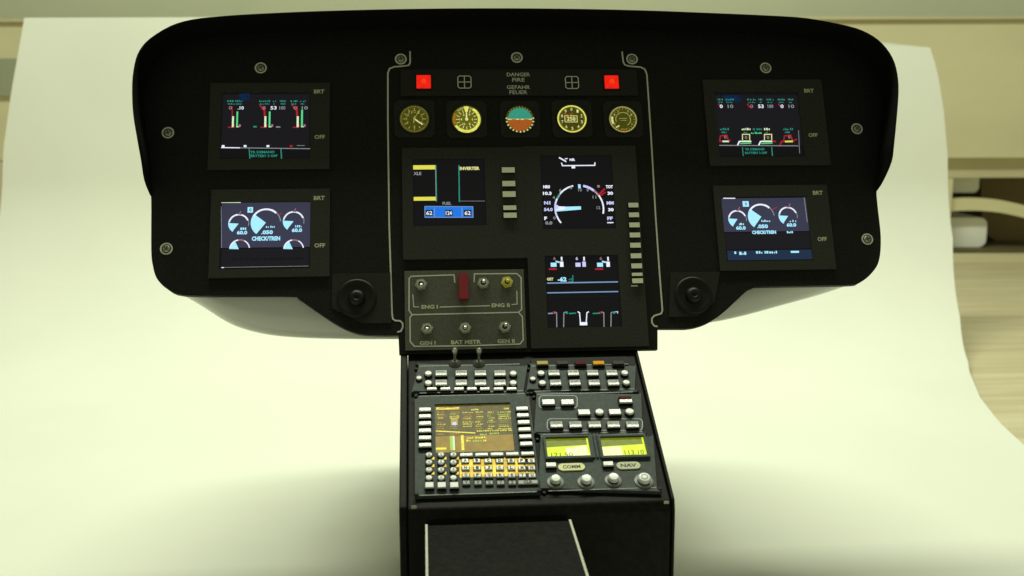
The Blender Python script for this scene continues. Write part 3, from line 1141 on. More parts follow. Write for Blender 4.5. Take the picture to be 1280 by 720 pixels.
def dials3(s, c, k=1.0):
    (sx, sy), (lx, ly), (rx, ry) = c
    for (x, y, r) in ((sx, sy, 12.5 * k), (rx, ry, 13 * k)):
        s.arc(x, y, r - 1.9, r, 'white', 168, 20)
        s.arc(x, y, r - 1.2, r, 'pink', 75, 95, .36)
        s.arc(x, y, r - .9, r, 'dimwhite', 20, -15)
        s.pie(x, y, r, 'cyan', 176, 234)
        s.arc(x, y, r - 1.2, r, 'cyan', 165, 236, .34)
        s.ln([(x + 1, y - r + .5), (x + 2.6, y - r - 3)], 1.0, 'pink')
        s.da(x + 2, x + 10, y + 6.4, 2.8, 'cyan')
        s.tx('60.0', x + 4.2, y + 11.2, 12.5, 5.0, 'cyan', bold=.05)
    r = 18.3 * k
    s.arc(lx, ly, r - 2.2, r, 'white', 150, 45)
    s.arc(lx, ly, r - 1.2, r, 'dimwhite', 45, 5)
    s.arc(lx, ly, r - 2.2, r + .2, 'white', 48, 70, .36)
    s.ln([(lx + r - 3, ly - 9), (lx + r + 2, ly - 12)], 1.2, 'red')
    s.pie(lx, ly, r, 'cyan', 142, 232)
    s.fill(lx - 23, ly - 19.5, lx - 16, ly - 12.5, 'cyan', .3)
    s.tx('0', lx - 19.4, ly - 16, 2.6, 4, 'scrblue', .42)
    s.da(lx, lx + 11, ly + 5.2, 2.6, 'cyan')
    s.tx('.050', lx + 1.5, ly + 12, 14, 5.2, 'cyan', bold=.05)


def scr_dials_left(s, S):
    s.fill(275.8, 252.6, 388, 310, 'scrblue', 0.1)
    s.fill(276.5, 310, 387, 334, 'scrdim', 0.1)
    dials3(s, ((298.4, 279.6), (332.4, 278.4), (367, 276.6)))
    s.tx('CHECK/TREN', 332.5, 298.2, 34, 5.6, 'cyan', bold=.05)
    for x, y in ((299.5, 311.5), (367, 311.5)):
        r = 12.5
        s.arc(x, y, r - 1.6, r, 'white', 170, 62)
        s.arc(x, y, r - 1.6, r, 'pink', 62, 100, .36)
        s.arc(x, y, r - 1.4, r, 'white', 62, 8)
        s.pie(x - 1, y, r - 1, 'cyan', 115, 178)
    s.ln([(276.4, 253.2), (301, 253.2)], 1.1, 'lime', .4)  # glare strip painted along the top edge of the screen
    s.ln([(276.6, 258), (277, 310)], .6, 'dimwhite', .4).ln([(276.8, 334.6), (280, 334.6)], 1.0, 'white', .4).ln([(280, 334.4), (386, 332.6)], .5, 'dimwhite', .35)
    s.da(290, 380, 324, 2.5, 'scr')


def scr_dials_right(s, S):
    s.fill(903.5, 247, 1014, 290, 'scrblue', 0.1)
    s.fill(905, 290, 1014, 312, 'scrdim', 0.1)
    s.fill(910, 312, 1015, 325.5, 'band', 0.1)
    dials3(s, ((921.8, 273.8), (951.6, 271), (985, 270)), .95)
    s.tx('CHECK/TREN', 955, 290.4, 31, 4.6, 'cyan', bold=.05)
    s.da(983.5, 991, 290.3, 2.6, 'cyan')
    s.fill(918, 314.5, 920, 317.5, 'cyan', .3)
    s.da(924, 934, 316.8, 4.0, 'cyan').da(945, 972, 315.6, 3.2, 'cyan').fill(988.5, 313.6, 998.5, 316.2, 'cyan', .3)
    s.ln([(904, 248), (919, 248)], 1.3, 'white', .4)
    s.ln([(1005, 247), (1009, 278)], .8, 'dimwhite', .4)


display_unit((261, 103, 412, 211), (276, 115.5, 388, 198.5), None, [('BRT', 398.8, 114, 13), ('OFF', 399.6, 170.8, 13)], scr_engine_left,
             'upper left display with green bars and red marks')
display_unit((262, 236, 412, 346), (275, 252, 388, 336), None, [('BRT', 399, 247.2, 13.5), ('OFF', 399.6, 306.5, 13)], scr_dials_left,
             'lower left display with cyan dials and half dials under them')
display_unit((883, 99, 1033, 206), (896, 115, 1001.5, 196), None, [('BRT', 1011.5, 113, 13), ('OFF', 1016.5, 168.5, 12)], scr_engine_right,
             'upper right display with yellow and red bars low on it')
display_unit((896, 231, 1040, 337), (905, 245.5, 1012, 326), None, [('BRT', 1022.6, 240.7, 13), ('OFF', 1028, 298.5, 12)], scr_dials_right,
             'lower right display with three cyan dials over a blue band')

# centre left display -------------------------------------------------------------------
B = rect(P, 503, 184, 657, 323, 4); S = rect(P, 516, 198.5, 607, 282, 3)
u = make('centre_display', MB().plate([B[0], S[0], S[2], B[2]], [B[1], S[1], S[3], B[3]], [(1, 1)], 0.02, 3.0, 'unit'), P, root, bevel=0.6,
         label='centre left display showing yellow bars and a blue fuel box')
s = Scr(P, 1.2)
s.mb.quad(S[0] - .2, S[1] - .2, S[2] + .2, S[3] + .2, 1.2, 'scr')
s.fill(516.5, 206.5, 544.5, 212, 'yellow', .3).fill(517.2, 246, 545.4, 251, 'yellow', .3)
s.ln([(544.8, 206.5), (545.6, 252)], 1.5, 'teal', .36).ln([(544.2, 206.5), (545, 252)], .6, 'dimwhite', .4)
s.ln([(573.6, 206.5), (574.2, 252.5)], 1.5, 'teal', .36)
s.tx('XLE', 521.8, 217, 9.6, 4.2, 'dimwhite', bold=.04).tx('INVERTER', 587, 210.6, 25, 4.4, 'dialcream', bold=.05)
s.tx('FUEL', 558.6, 254.4, 11, 4, 'dimwhite', bold=.03)
s.ln([(575, 251.4), (606, 251.4)], .5, 'dimwhite')
s.fill(531, 258, 591, 271.8, 'blue', .2)
s.ln([(531, 258), (591, 258.4), (591.4, 271.8), (531.2, 271.8), (531, 258)], .9, 'skyline', .3)
for x, t in ((536.6, '62'), (561, '124'), (584.5, '62')):
    s.fill(x - 4.6, 262.4, x + 4.6, 270.4, 'ink', .3)
    s.tx(t, x, 266.4, 7.5, 5.2, 'white', .42)
s.ln([(543, 259.6), (543, 271)], 1.0, 'skyline', .33).ln([(577.5, 259.6), (577.5, 271)], 1.2, 'skyline', .33)
make('screen', s.mb, P, u)
k0 = None
for x, y, h_ in ((635.4, 212.2, 8), (636, 229.2, 8), (636.5, 242.4, 8.4), (637.3, 259.4, 6.8), (637.8, 268.8, 7.6)):
    at = P.px(x, y, 7)
    k0 = make('button', MB().box(-8.6, -h_ / 2, 8.6, h_ / 2, 0, 3.4, 'keyblack', 'keycream', .5), P, u, at=at, h=3.0, bevel=.5)

# centre right double display --------------------------------------------------------------
B = rect(P, 659, 182, 803, 434, 4); S1 = rect(P, 677, 194, 767, 286, 3); S2 = rect(P, 683, 319, 775, 409, 3)
XL = min(S1[0], S2[0]); XR = max(S1[2], S2[2])
u = make('centre_display', MB().plate([B[0], XL, XR, B[2]], [B[1], S2[1], S2[3], S1[1], S1[3], B[3]], [(1, 1), (1, 3)], 0.02, 3.0, 'unit'), P, root, bevel=0.6,
         label='tall centre display with a white dial screen above a second screen')
s = Scr(P, 1.2)
s.mb.quad(XL - .2, S1[1] - .2, XR + .2, S1[3] + .2, 1.2, 'scr')
s.ln([(701.8, 203.5), (703, 207.2), (743.5, 206.8), (743.6, 203)], 1.4, 'white').fill(714.5, 207.5, 718.8, 210.6, 'white', .3)
s.ln([(698.8, 197), (707.8, 202.2)], 1.8, 'white').ln([(706, 198.8), (709.5, 198.2)], 1.2, 'white').tx('NR', 715.3, 199.8, 7, 3.4, 'white', bold=.05)
cx, cy, R_ = 724.2, 260.5, 31.5
s.arc(cx, cy, R_ - 2.0, R_, 'white', 218, 102, n=40).arc(cx, cy, R_ - 2.0, R_, 'white', 78, -14, n=36)
s.arc(cx, cy, R_ - 2.6, R_ + .4, 'lilac', 78, 50, .34).arc(cx, cy, R_ - 1.8, R_ + .2, 'lilac', 200, 160, .34)
s.arc(cx, cy, R_ - 1.6, R_ + .3, 'teal', 155, 140, .36).arc(cx, cy, R_ - 1.7, R_ + .2, 'pink', 50, 34, .36)
c = s.p(cx, cy); e1 = s.p(694.5, 264.6); e2 = s.p(694.5, 258.8)
s.mb.poly([(c[0] + 2, c[1] + 2.6), e2, e1, (c[0] + 2, c[1] - 1.6)], 1.62, 'cyan')
s.mb.poly([(e1[0] + 1, e1[1] + 1.6), (e1[0] + 12, e1[1] + 3), (e1[0] + 12, e1[1] + 6.5), (e1[0] + 1, e1[1] + 7)], 1.68, 'white')
s.fill(694.6, 256.5, 697.6, 261.5, 'lilac', .5)
for t, x, y in (('6', 700.3, 238), ('8', 692, 247) if False else ('4', 692.2, 247), ('0', 692.9, 272.6), ('8', 713.6, 234.6), ('10', 725, 237.5), ('9', 734.5, 238), ('', 0, 0), ('11', 743, 246.5), ('12', 748, 259.6)):
    if t: s.tx(t, x, y, 3 if len(t) == 1 else 4.6, 4, 'dimwhite')
s.fill(722.8, 230.5, 725.6, 235.5, 'cyan', .3)
s.ln([(749, 243), (756, 236)], 2.4, 'red').ln([(750, 245), (757, 240)], 1.6, 'red')
s.fill(746.6, 231.5, 749.6, 234.5, 'pink', .3)
for t, x, y, w, m in (('NR0', 683.2, 233.6, 8.5, 'white'), ('10.3', 684, 241.8, 11, 'white'), ('N1', 684, 253.7, 8, 'lilac'), ('54.0', 685.4, 262, 11, 'lilac'),
                      ('F', 682, 273, 3.4, 'white'), ('0.0', 686, 278.8, 9, 'dimwhite'), ('TOT', 761.6, 233.6, 9, 'white'), ('30', 762.8, 241.7, 7, 'white'),
                      ('MM', 762.6, 253.8, 9, 'lilac'), ('30', 763.6, 262.2, 7, 'white'), ('FF', 762.4, 273, 7, 'lilac'), ('--', 762.8, 278.4, 8, 'white')):
    s.tx(t, x, y, w, 4.4 if t != '--' else 1.4, m, bold=.05)
make('screen', s.mb, P, u, label='upper screen with a white arc dial and a needle')
s = Scr(P, 1.2)
s.mb.quad(XL - .2, S2[1] - .2, XR + .2, S2[3] + .2, 1.2, 'scr')
for x0, mm in ((691.5, 1), (719.5, 0), (749.5, 1)):
    s.tx('6', x0 + 1.5, 323.2, 3, 4, 'pink' if mm else 'lilac').tx('1', x0 + 10.5, 323.6, 2, 5, 'white')
    s.fill(x0 - 4 + (4 if not mm else 1), 328.4, x0 + 3 + (3 if not mm else 1), 333.6, 'cyan' if mm else 'lilac', .3)
    s.fill(x0 + 8.6, 327, x0 + 12.6, 333.6, 'white' if mm else 'lilac', .3)
    if mm:
        s.ln([(x0 + 3, 326.8), (x0 + 8, 328)], 2.0, 'cyan')
        s.fill(x0 - 5.5, 335.2, x0 + 4.4, 337.6, 'red', .3)
s.tx('GET', 687.6, 349, 8, 3.6, 'dialcream', bold=.05).tx('-62', 702.6, 349.2, 11, 6, 'cyan', bold=.05)
s.ln([(710.5, 352.5), (716, 351.8), (716, 344)], 1.2, 'teal').da(711, 716, 349, 2.5, 'teal')
s.ln([(683.8, 354), (772.5, 352.4)], 1.6, 'skyline', .33).ln([(683.8, 366.2), (772.8, 364.5)], 1.5, 'skyline', .33)
for x in (689.8, 716, 745.6):
    s.ln([(x - 4.8, 392), (x + 4, 391.5)], 1.6, 'teal' if x > 700 else 'skyline')
for x0, dirn in ((696, -1), (704.5, 1), (755, -1), (763.6, 1)):
    s.ln([(x0 + dirn * 3, 390), (x0 + dirn * 0.3, 391), (x0, 409)], 1.2, 'dimwhite')
    s.fill(x0 + dirn * 4 - 1.2, 389.4, x0 + dirn * 4 + 1.2, 392.4, 'red' if dirn < 0 else 'teal', .32)
s.ln([(722, 389.6), (724.4, 391), (725.6, 405)], 1.3, 'white').ln([(736, 389.6), (733.6, 391), (732.6, 405)], 1.3, 'white')
s.fill(724.8, 402.6, 734, 406.8, 'white', .34)
s.ln([(768, 390), (772, 389.6), (772, 392)], 1.0, 'lilac')
s.mb.dashes(*[s.p(684, 372)[0], s.p(770, 372)[0]], s.p(684, 372)[1], 1.6, 1.5, 'scrdim')
make('screen', s.mb, P, u, label='lower screen with two blue lines')
for x, y, w, h_ in ((791.7, 256.4, 13.5, 7), (792.4, 268.6, 13.8, 7), (793, 281.2, 14, 7.2), (793.6, 293.8, 14.2, 7.2), (794.2, 306.6, 14.2, 7.2), (795, 319.8, 14.4, 7.2), (795.8, 332.4, 14.4, 7.2),
                    (796.4, 343, 14.2, 5), (797, 351, 14.4, 7)):
    make('button', MB().box(-w / 2, -h_ / 2, w / 2, h_ / 2, 0, 3.4, 'keyblack', 'keycream', .5), P, u, at=P.px(x, y, 6), h=3.0, bevel=.5)
# a slim label strip under the last button
make('button_label', MB().box(-4, -.8, 4, .8, 0, .3, 'keycream'), P, u, at=P.px(793, 357.3, 3), h=3.0)

# engine switch panel ------------------------------------------------------------------------
B = rect(P, 506, 337.5, 656.5, 436.5, 3)
u = make('switch_panel', MB().box(B[0], B[1], B[2], B[3], 0.02, 3.0, 'switchface'), P, root, bevel=.6)
s = MB()
def q(L): return pts(P, L, 3)
zl = 3.15
s.line(q([(568.5, 353.5), (567.6, 343.6), (514, 345.4), (511.4, 348), (511.3, 388), (515, 393.4), (648, 390.4), (652, 387), (651.3, 347), (646, 342), (593, 342.4), (592.6, 353)]), 1.5, zl, 'line')
s.line(q([(515, 393.8), (512.4, 397), (512.8, 427), (518, 433), (585, 432.2), (650, 430), (654, 425), (653, 396), (648.5, 390.8)]), 1.5, zl + .06, 'line')
s.line(q([(516, 368), (517.2, 383.6), (524, 383.6)]), 1.2, zl, 'line').line(q([(549.5, 383.8), (612.5, 382.2)]), 1.3, zl, 'line').line(q([(639.4, 380.8), (646.4, 380.2), (646, 363.5)]), 1.2, zl, 'line')
make('border_line', s, P, u)
s = MB()
for t, x, y, w in (('ENG I', 537, 383.6, 20), ('ENG II', 625.8, 381.6, 22), ('GEN I', 534.5, 428.8, 19), ('BAT MSTR', 582.5, 427.6, 36), ('GEN II', 632.5, 426.4, 21)):
    c = P.px(x, y, 3)
    s.text(t, c[0], c[1], w, 5.0, zl + .1, 'cream', .04)
make('lettering', s, P, u)


def toggle_mb(tilt, mrim='metalrim', mlev='metal', r=7.6):
    s = MB()
    # hexagonal nut, threaded collar
    s.prism([(r * math.cos(rad(60 * k + 10)), r * math.sin(rad(60 * k + 10))) for k in range(6)], 0, 2.2, mrim)
    s.lathe([(r * .72, 2.2), (r * .70, 4.0), (r * .45, 4.3), (r * .42, 3.2), (0.1, 3.2, 'ink')], mlev, n=18)
    return s


def lever_mb(dx, dy, L=11, m='metal', r0=1.5, r1=2.5):
    s = MB()
    n = 12
    K = [(0, r0), (L * .45, r0 * 1.05), (L * .8, r1), (L * .95, r1 * .8), (L, .2)]
    k0 = len(s.v)
    for t, r in K:
        for i in range(n):
            a = 2 * math.pi * i / n
            s.v.append((dx * t + r * math.cos(a), dy * t + r * math.sin(a), t))
    im = s._m(m)
    for j in range(len(K) - 1):
        for i in range(n):
            s.f.append((j * n + i, j * n + (i + 1) % n, (j + 1) * n + (i + 1) % n, (j + 1) * n + i)); s.mi.append(im)
    return s


for x, y, dx, dy, yel in ((526.3, 355.3, .05, -.45, 0), (604, 353.6, .05, .0, 0), (633.8, 352.5, .1, .0, 1), (533.8, 410.6, 0, -.35, 0), (581.4, 409.8, 0, -.2, 0), (631, 408.6, .1, .1, 0)):
    at = P.px(x, y, 5)
    t = make('toggle_switch', toggle_mb(0, 'yellowknob' if yel else 'metalrim', 'yellowknob' if yel else 'metal'), P, u, at=at, h=3.0, label='yellow switch in the top right of the switch panel' if yel else None)
    make('lever', lever_mb(dx, dy, 8 if not yel else 6, 'yellowknob' if yel else 'metal'), P, t, at=at, h=6.2, smooth=True)
B = rect(P, 573, 341.5, 586, 374.5, 10)
make('switch_guard', MB().box(B[0], B[1], B[2], B[3], 3.0, 12, 'redguard', taper=.8), P, u, bevel=1.2, label='red guard over the engine switch')

# round vents in the lower corners -------------------------------------------------------------
for x, y, q4 in ((446, 372.5, [(415, 342), (488, 341), (489, 404), (452, 404), (415, 385)]), (867, 369, [(838, 340), (900, 340), (893, 378), (872, 396), (836, 396)])):
    at = P.px(x, y, 2)
    fl = MB().prism([(a - at[0], b - at[1]) for a, b in pts(P, q4, 1)], 0.02, 1.4, 'unit2')
    v = make('air_vent', fl, P, root, at=at, bevel=.5)
    make('vent_ring', MB().lathe([(24, 1.4), (23.5, 2.8), (21, 3.4), (18, 2.2), (14, 1.7), (9, 1.6)], 'ventblack', n=36), P, v, at=at, smooth=True)
    make('vent_ball', MB().lathe([(10.5, 1.5), (10, 4.5), (8, 7.2), (5, 8.6), (3.2, 8.4), (2.6, 6.5), (0.1, 6.4)], 'ventblack', n=24), P, v, at=at, smooth=True)

# ------------------------------------------------------------------ console
DL = D.px(513, 560)[0] - 3
DR = D.px(838, 622)[0] + 1
DB = D.px(670, 618)[1]
DT = 12.0
# side profile of the console body in (y, z), extruded along X
pF = D.pt(0, DB - 10, -5)            # front top edge of the body
lip = pF + Vector((0, -0.0012, -0.003))
back = P.pt(0, _b[1] + 20, -8)
prof_c = [(D.pt(0, DT, -5).y, D.pt(0, DT, -5).z), (pF.y, pF.z), (lip.y, lip.z), (lip.y, 0.0019), (back.y + 0.03, 0.0019), (back.y, back.z)]
xL, xR = DL * U, DR * U


def extrude_x(name, prof_, x0, x1, mat, parent, bevel=0.0, label=None, cap=True):
    n = len(prof_)
    vs = [(x0, a, b) for a, b in prof_] + [(x1, a, b) for a, b in prof_]
    fs = [(i, n + i, n + (i + 1) % n, (i + 1) % n) for i in range(n)] + [tuple(range(n)), tuple(range(2 * n - 1, n - 1, -1))]
    me = bpy.data.meshes.new(name)
    c = Vector(((x0 + x1) / 2, sum(a for a, b in prof_) / n, min(b for a, b in prof_)))
    me.from_pydata([tuple(Vector(v) - c) for v in vs], [], fs)
    me.materials.append(M[mat])
    o = bpy.data.objects.new(name, me)
    if bevel:
        md = o.modifiers.new('bevel', 'BEVEL'); md.width = bevel; md.segments = 2; md.limit_method = 'ANGLE'
    attach(o, parent, Matrix.Translation(c))
    if label: o['label'] = label
    return o


extrude_x('console_body', prof_c, xL, xR, 'body', root, 0.0005)
# thin side cheeks that stand a little proud of the deck
for x0, x1 in ((xL - 0.0026, xL - 0.0002), (xR + 0.0002, xR + 0.0012)):
    tp = D.pt(0, DT, -2); fp = D.pt(0, DB - 10, -2)
    pr = [(tp.y, tp.z), (fp.y, fp.z), (lip.y - 0.0004, lip.z), (lip.y - 0.0004, 0.0019), (back.y + 0.03, 0.0019), (back.y, back.z - 0.004)]
    extrude_x('side_panel', pr, x0, x1, 'body', root, 0.0004)
# lower box projecting towards the viewer
Fv = Frame(Vector((0, lip.y, 0)), (1, 0, 0), (0, 0, 1))
a0, a1 = Fv.px(533, 656), Fv.px(712, 650)
zt_ = Fv.pt(0, (a0[1] + a1[1]) / 2).z
bx0, bx1 = a0[0] * U, a1[0] * U
extrude_x('lower_box', [(lip.y - 0.0001, zt_ - 0.02), (lip.y - 0.0001, zt_), (lip.y - 0.11, zt_ - 0.006), (lip.y - 0.11, zt_ - 0.02)], bx0, bx1, 'body', root, 0.0005)
for xx in (bx0, bx1):
    extrude_x('edge_highlight', [(lip.y - 0.0006, zt_ - 0.001), (lip.y - 0.0006, zt_ + 0.0004), (lip.y - 0.11, zt_ - 0.006 + 0.0004), (lip.y - 0.11, zt_ - 0.007)], xx - 0.00035, xx + 0.00035, 'edge' if 'edge' in M else 'line', root)  # pale strip painted in as the highlight on the box edge

# deck modules ---------------------------------------------------------------------------------------


def module(name, px4, label=None, notch=4.5, mat='deck', holes=None):
    """px4 = photo rectangle by its four corners tl, tr, br, bl"""
    tl_, tr_, br_, bl_ = pts(D, px4, 0)
    x0, x1 = (tl_[0] + bl_[0]) / 2, (tr_[0] + br_[0]) / 2
    y1, y0 = (tl_[1] + tr_[1]) / 2, (bl_[1] + br_[1]) / 2
    n_ = notch
    ol = []
    for (cx_, cy_, a0_) in ((x0, y0, 90), (x1, y0, 180), (x1, y1, 270), (x0, y1, 0)):
        # quarter-round notches at the corners for the fasteners
        seg = []
        for k in range(5):
            a = rad(a0_ - 0 + 22.5 * k)
            seg.append((cx_ + n_ * math.cos(a), cy_ + n_ * math.sin(a)))
        ol += seg[::-1]
    if holes:
        mb_ = MB()
        hx0, hy0, hx1, hy1 = holes
        mb_.plate([x0, hx0, hx1, x1], [y0, hy0, hy1, y1], [(1, 1)], -5, 0, mat)
    else:
        mb_ = MB().prism(ol, -5, 0, mat)
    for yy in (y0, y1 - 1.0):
        mb_.quad(x0 + n_ + .6, yy + .1, x1 - n_ - .6, yy + .9, .14, 'highlight_trim')  # pale strips paint the bright edge highlights onto the plate
    o = make(name, mb_, D, root, bevel=1.0, label=label)
    # fasteners in the notches
    for cx_, cy_ in ((x0, y0), (x1, y0), (x1, y1), (x0, y1)):
        i = 2.2
        sx = 1 if cx_ == x0 else -1; sy = 1 if cy_ == y0 else -1
        make('fastener', MB().lathe([(2.2, 0), (2.2, 1.6), (1.6, 2.2), (0.1, 2.3)], 'keyblack', n=12), D, o, at=(cx_ + sx * 1.4, cy_ + sy * 1.4), h=-4.6 if not holes else 0.0)
    return o, (x0, y0, x1, y1)


def rkey(par, x, y, w, h_, z=5.5, legend=True, name='button', top='keywhite', text=None, body='keyblack', tcol='ink'):
    s = MB().box(-w / 2, -h_ / 2, w / 2, h_ / 2, 0, z - 1.6, body)
    s.box(-w / 2 + .5, -h_ / 2 + .4, w / 2 - .5, h_ / 2 - .4, z - 1.6, z, top, taper=.5)
    if legend:
        s.quad(-w / 2 + 1.0, -h_ * .08, w / 2 - 1.0, h_ / 2 - .9, z + .12, 'keygrey')
        s.dashes(-w / 2 + 2.6, w / 2 - 2.6, h_ * .18, max(1.2, h_ * .16), z + .22, 'ink')
    if text:
        s.text(text, 0, 0, min(w * .62, h_ * .5 * len(text)), h_ * .62, z + .14, tcol, .05)
    return make(name, s, D, par, at=D.px(x, y, z), h=0.0)


def okey(par, x, y, r, z=5.5, name='round_button', sx=1.0, top='keywhite', text=None):
    s = MB().lathe([(r + .7, 0), (r + .7, z * .5), (r, z * .62), (r, z * .8, top), (r * .8, z, top), (0.05, z + .25, top)], 'keyblack', n=18)
    s.v = [(a * sx, b, c) for a, b, c in s.v]
    if text:
        s.text(text, 0, 0, r * .7, r * 1.0, z + .5, 'keygrey', .02)
    return make(name, s, D, par, at=D.px(x, y, z), h=0.0)


# upper left audio panel
A, RA = module('audio_panel', [(519, 456), (656.5, 456), (658, 489.5), (518.5, 491)], 'upper left button panel of the console')
for y in (465.8, 477.6):
    for x in (551.5, 576.6, 600.6, 625):
        rkey(A, x, y, 14.6, 9.6)
    for x in (535.4, 641.6):
        okey(A, x, y, 4.2)
for x in (539.8, 556.8, 573.7, 589.9, 606.2, 623.2, 639.7):
    rkey(A, x, 485.3, 12.4, 5.0, z=4.0, legend=False)
okey(A, 523.8, 471.6, 3.3, 4.0)
B_, RB = module('audio_panel', [(660, 456), (792, 456), (797, 487), (661, 489)], 'upper right button panel of the console')
for y, dx in ((465.4, 0), (477.6, 2)):
    for x in (692.6, 716.8, 740.9, 764.9):
        rkey(B_, x + dx, y, 14.2, 9.6)
    okey(B_, 676.4 + dx * .8, y, 4.2)
    okey(B_, 781 + dx, y - .4, 4.2)
okey(B_, 666, 472.6, 3.3, 4.0)
# indicator row at the very back of the deck
IT = make('indicator_row', MB().box(*[D.px(664, 456)[0], D.px(720, 455.5)[1] + .5, D.px(786, 456)[0], D.px(720, 449)[1] + 4], -5, -1, 'body'), D, root)
for x, c in ((678.2, 'olive_cap'), (703.2, 'keyblack'), (726, 'dkred'), (748.6, 'amber_cap'), (773.2, 'keyblack')):
    s = MB().box(-7.2, -4.2, 7.2, 4.2, 0, 5, 'keyblack').box(-6.8, -3.2, 6.8, 3.2, 5, 6.5, c, taper=.5)
    make('indicator', s, D, IT, at=D.px(x, 451, 8), h=-1, bevel=.3)
# the two upright toggles
for x in (568.5, 598.6):
    at = D.px(x, 453.2, 2)
    t = make('toggle_switch', MB().lathe([(8.2, -4), (8.0, 0), (6.0, 1.5), (4.2, 3.5), (2.6, 4.6), (.1, 4.8)], 'darkmetal', n=20), D, root, at=at, h=0, smooth=True, label='upright toggle at the back of the console')
    s = MB()
    make('lever', MB().lathe([(1.7, 0), (1.6, 8), (2.4, 11), (3.3, 14), (3.3, 17), (2.2, 19), (.1, 19.6)], 'metal', n=16), D, t, at=(at[0], at[1] + 1), h=4.0, smooth=True)

# flight management keypad
cs = rect(D, 544, 504, 641, 564.5, 0)
C_, RCd = module('keypad_unit', [(519, 494), (663, 492.5), (674, 616), (518, 619)], 'large keypad unit with an amber screen', holes=cs)
s = Scr(D, -2.2)
s.mb.quad(cs[0] - .2, cs[1] - .2, cs[2] + .2, cs[3] + .2, -2.2, 'cdubg')
s.fill(544, 543, 641, 566, 'cdu_glare', .1)  # brighter lower band: glare painted into the screen colour
s.fill(545.5, 509, 574, 512.5, 'cduyel', .3)
s.ln([(547, 511.6), (560, 509.6), (575, 511)], 1.4, 'cduorg', .4)
s.da(589, 598, 512.2, 2.6, 'cduyel').da(630, 637, 511, 2.6, 'cduyel')
for k, y in enumerate((515.5, 518, 520.5, 523, 525.5, 528, 530.6, 533.2, 536)):
    for x0, x1 in ((546, 556), (562, 573), (578, 590), (594, 603), (609, 618), (622, 638)):
        if random.random() < .93:
            s.da(x0 + random.uniform(0, 2), x1 + random.uniform(-3, 2), y + random.uniform(-.3, .3), 1.5, random.choice(['cduorg', 'cduyel', 'cduyel', 'cduyel', 'cdugrn', 'dialink']))
s.fill(564, 523, 572, 532, 'dialink', .28).fill(565.5, 528, 570.5, 531.5, 'lilac', .34)
s.ln([(565, 529), (571.6, 523.5)], .9, 'cduorg', .4)
s.ln([(545, 539), (594, 541.5)], 1.8, 'cduyel').da(596, 640, 539, 2.0, 'cduyel')
s.da(547, 556, 543, 2.0, 'cduorg').da(562, 575, 542.8, 2.0, 'cduorg').da(600, 608, 543.5, 2.2, 'cdugrn').da(612, 624, 542, 2.8, 'cdugrn')
s.fill(563, 545, 566.5, 563, 'cdugrn', .3).fill(566.5, 545, 568, 563, 'lime', .3).fill(577, 544, 579.4, 563, 'cduyel', .3)
s.da(584, 608, 547.5, 2.6, 'cduyel').da(583, 588, 551, 3.0, 'cduyel').da(591, 602, 551, 3.4, 'cdugrn').da(604, 609, 551, 2.6, 'cduyel')
s.fill(545, 559.5, 558, 562.5, 'cduyel', .3)
s.ln([(575, 555), (578, 557)], 1, 'cduorg')
make('screen', s.mb, D, C_)
mbx = MB()
bl = lambda x0, y0, x1, y1: mbx.quad(*D.px(x0, y1, .1), *D.px(x1, y0, .1), .12, 'backlight')
for x in (536.3, 551.4, 566.8):
    for y in (572.6, 581.8, 591.2):
        bl(x - 2.5, y - 1.4, x + 6.6, y + 2.1)
mbx.quad(*D.px(574.8, 597, .1), *D.px(654, 571.5, .1), .12, 'backlight')
for y in (572, 581, 590):
    bl(657, y - .6, 668, y + 1.4)
make('backlight', mbx, D, C_)
for i, y in enumerate((511.2, 519.6, 528.5, 537.4, 546.4, 555.6)):
    rkey(C_, 531.2, y, 14.6, 6.4, legend=False, name='line_key')
for i, y in enumerate((510, 518.4, 527.1, 536, 544.9, 554)):
    rkey(C_, 652.6 + i * 1.05, y, 14.6, 6.4, legend=False, name='line_key')
for x, y in ((583, 567.8), (602, 567.5), (621.3, 567.1), (640.5, 566.7), (659.6, 566.2)):
    rkey(C_, x, y, 15, 5.2, legend=False, name='function_key')
nums = [['1', '2', '3'], ['4', '5', '6'], ['7', '8', '9'], ['.', '0', '-']]
for r_i, y in enumerate((567.6, 577, 586.4, 596.4)):
    for c_i, x in enumerate((536.3, 551.4, 566.8)):
        okey(C_, x, y, 3.5, 4.4, name='number_key', text=nums[r_i][c_i] if nums[r_i][c_i] not in '.-' else None)
for x in (536.8, 552.2, 567.8):
    rkey(C_, x, 605.6, 10, 8.4, legend=False, name='function_key')
letters = 'ABCDEFGHIJKLMNOPQRSTUVWXYZ'
li = 0
for r_i, y in enumerate((575.4, 584.4, 593.6, 602.8)):
    for c_i, x in enumerate((581.4, 596, 610.2, 624.4, 638.8, 652, 664.2)):
        if r_i == 3 and c_i >= 5: continue
        rkey(C_, x + r_i * .5, y, 8.6, 6.2, z=3.4, legend=False, name='letter_key', top='keywhite' if r_i < 3 else 'keygrey', text=letters[li])
        li += 1
rkey(C_, 660, 602.2, 22, 6.4, z=3.4, legend=False, name='clear_key', top='keygrey', text='CLR')

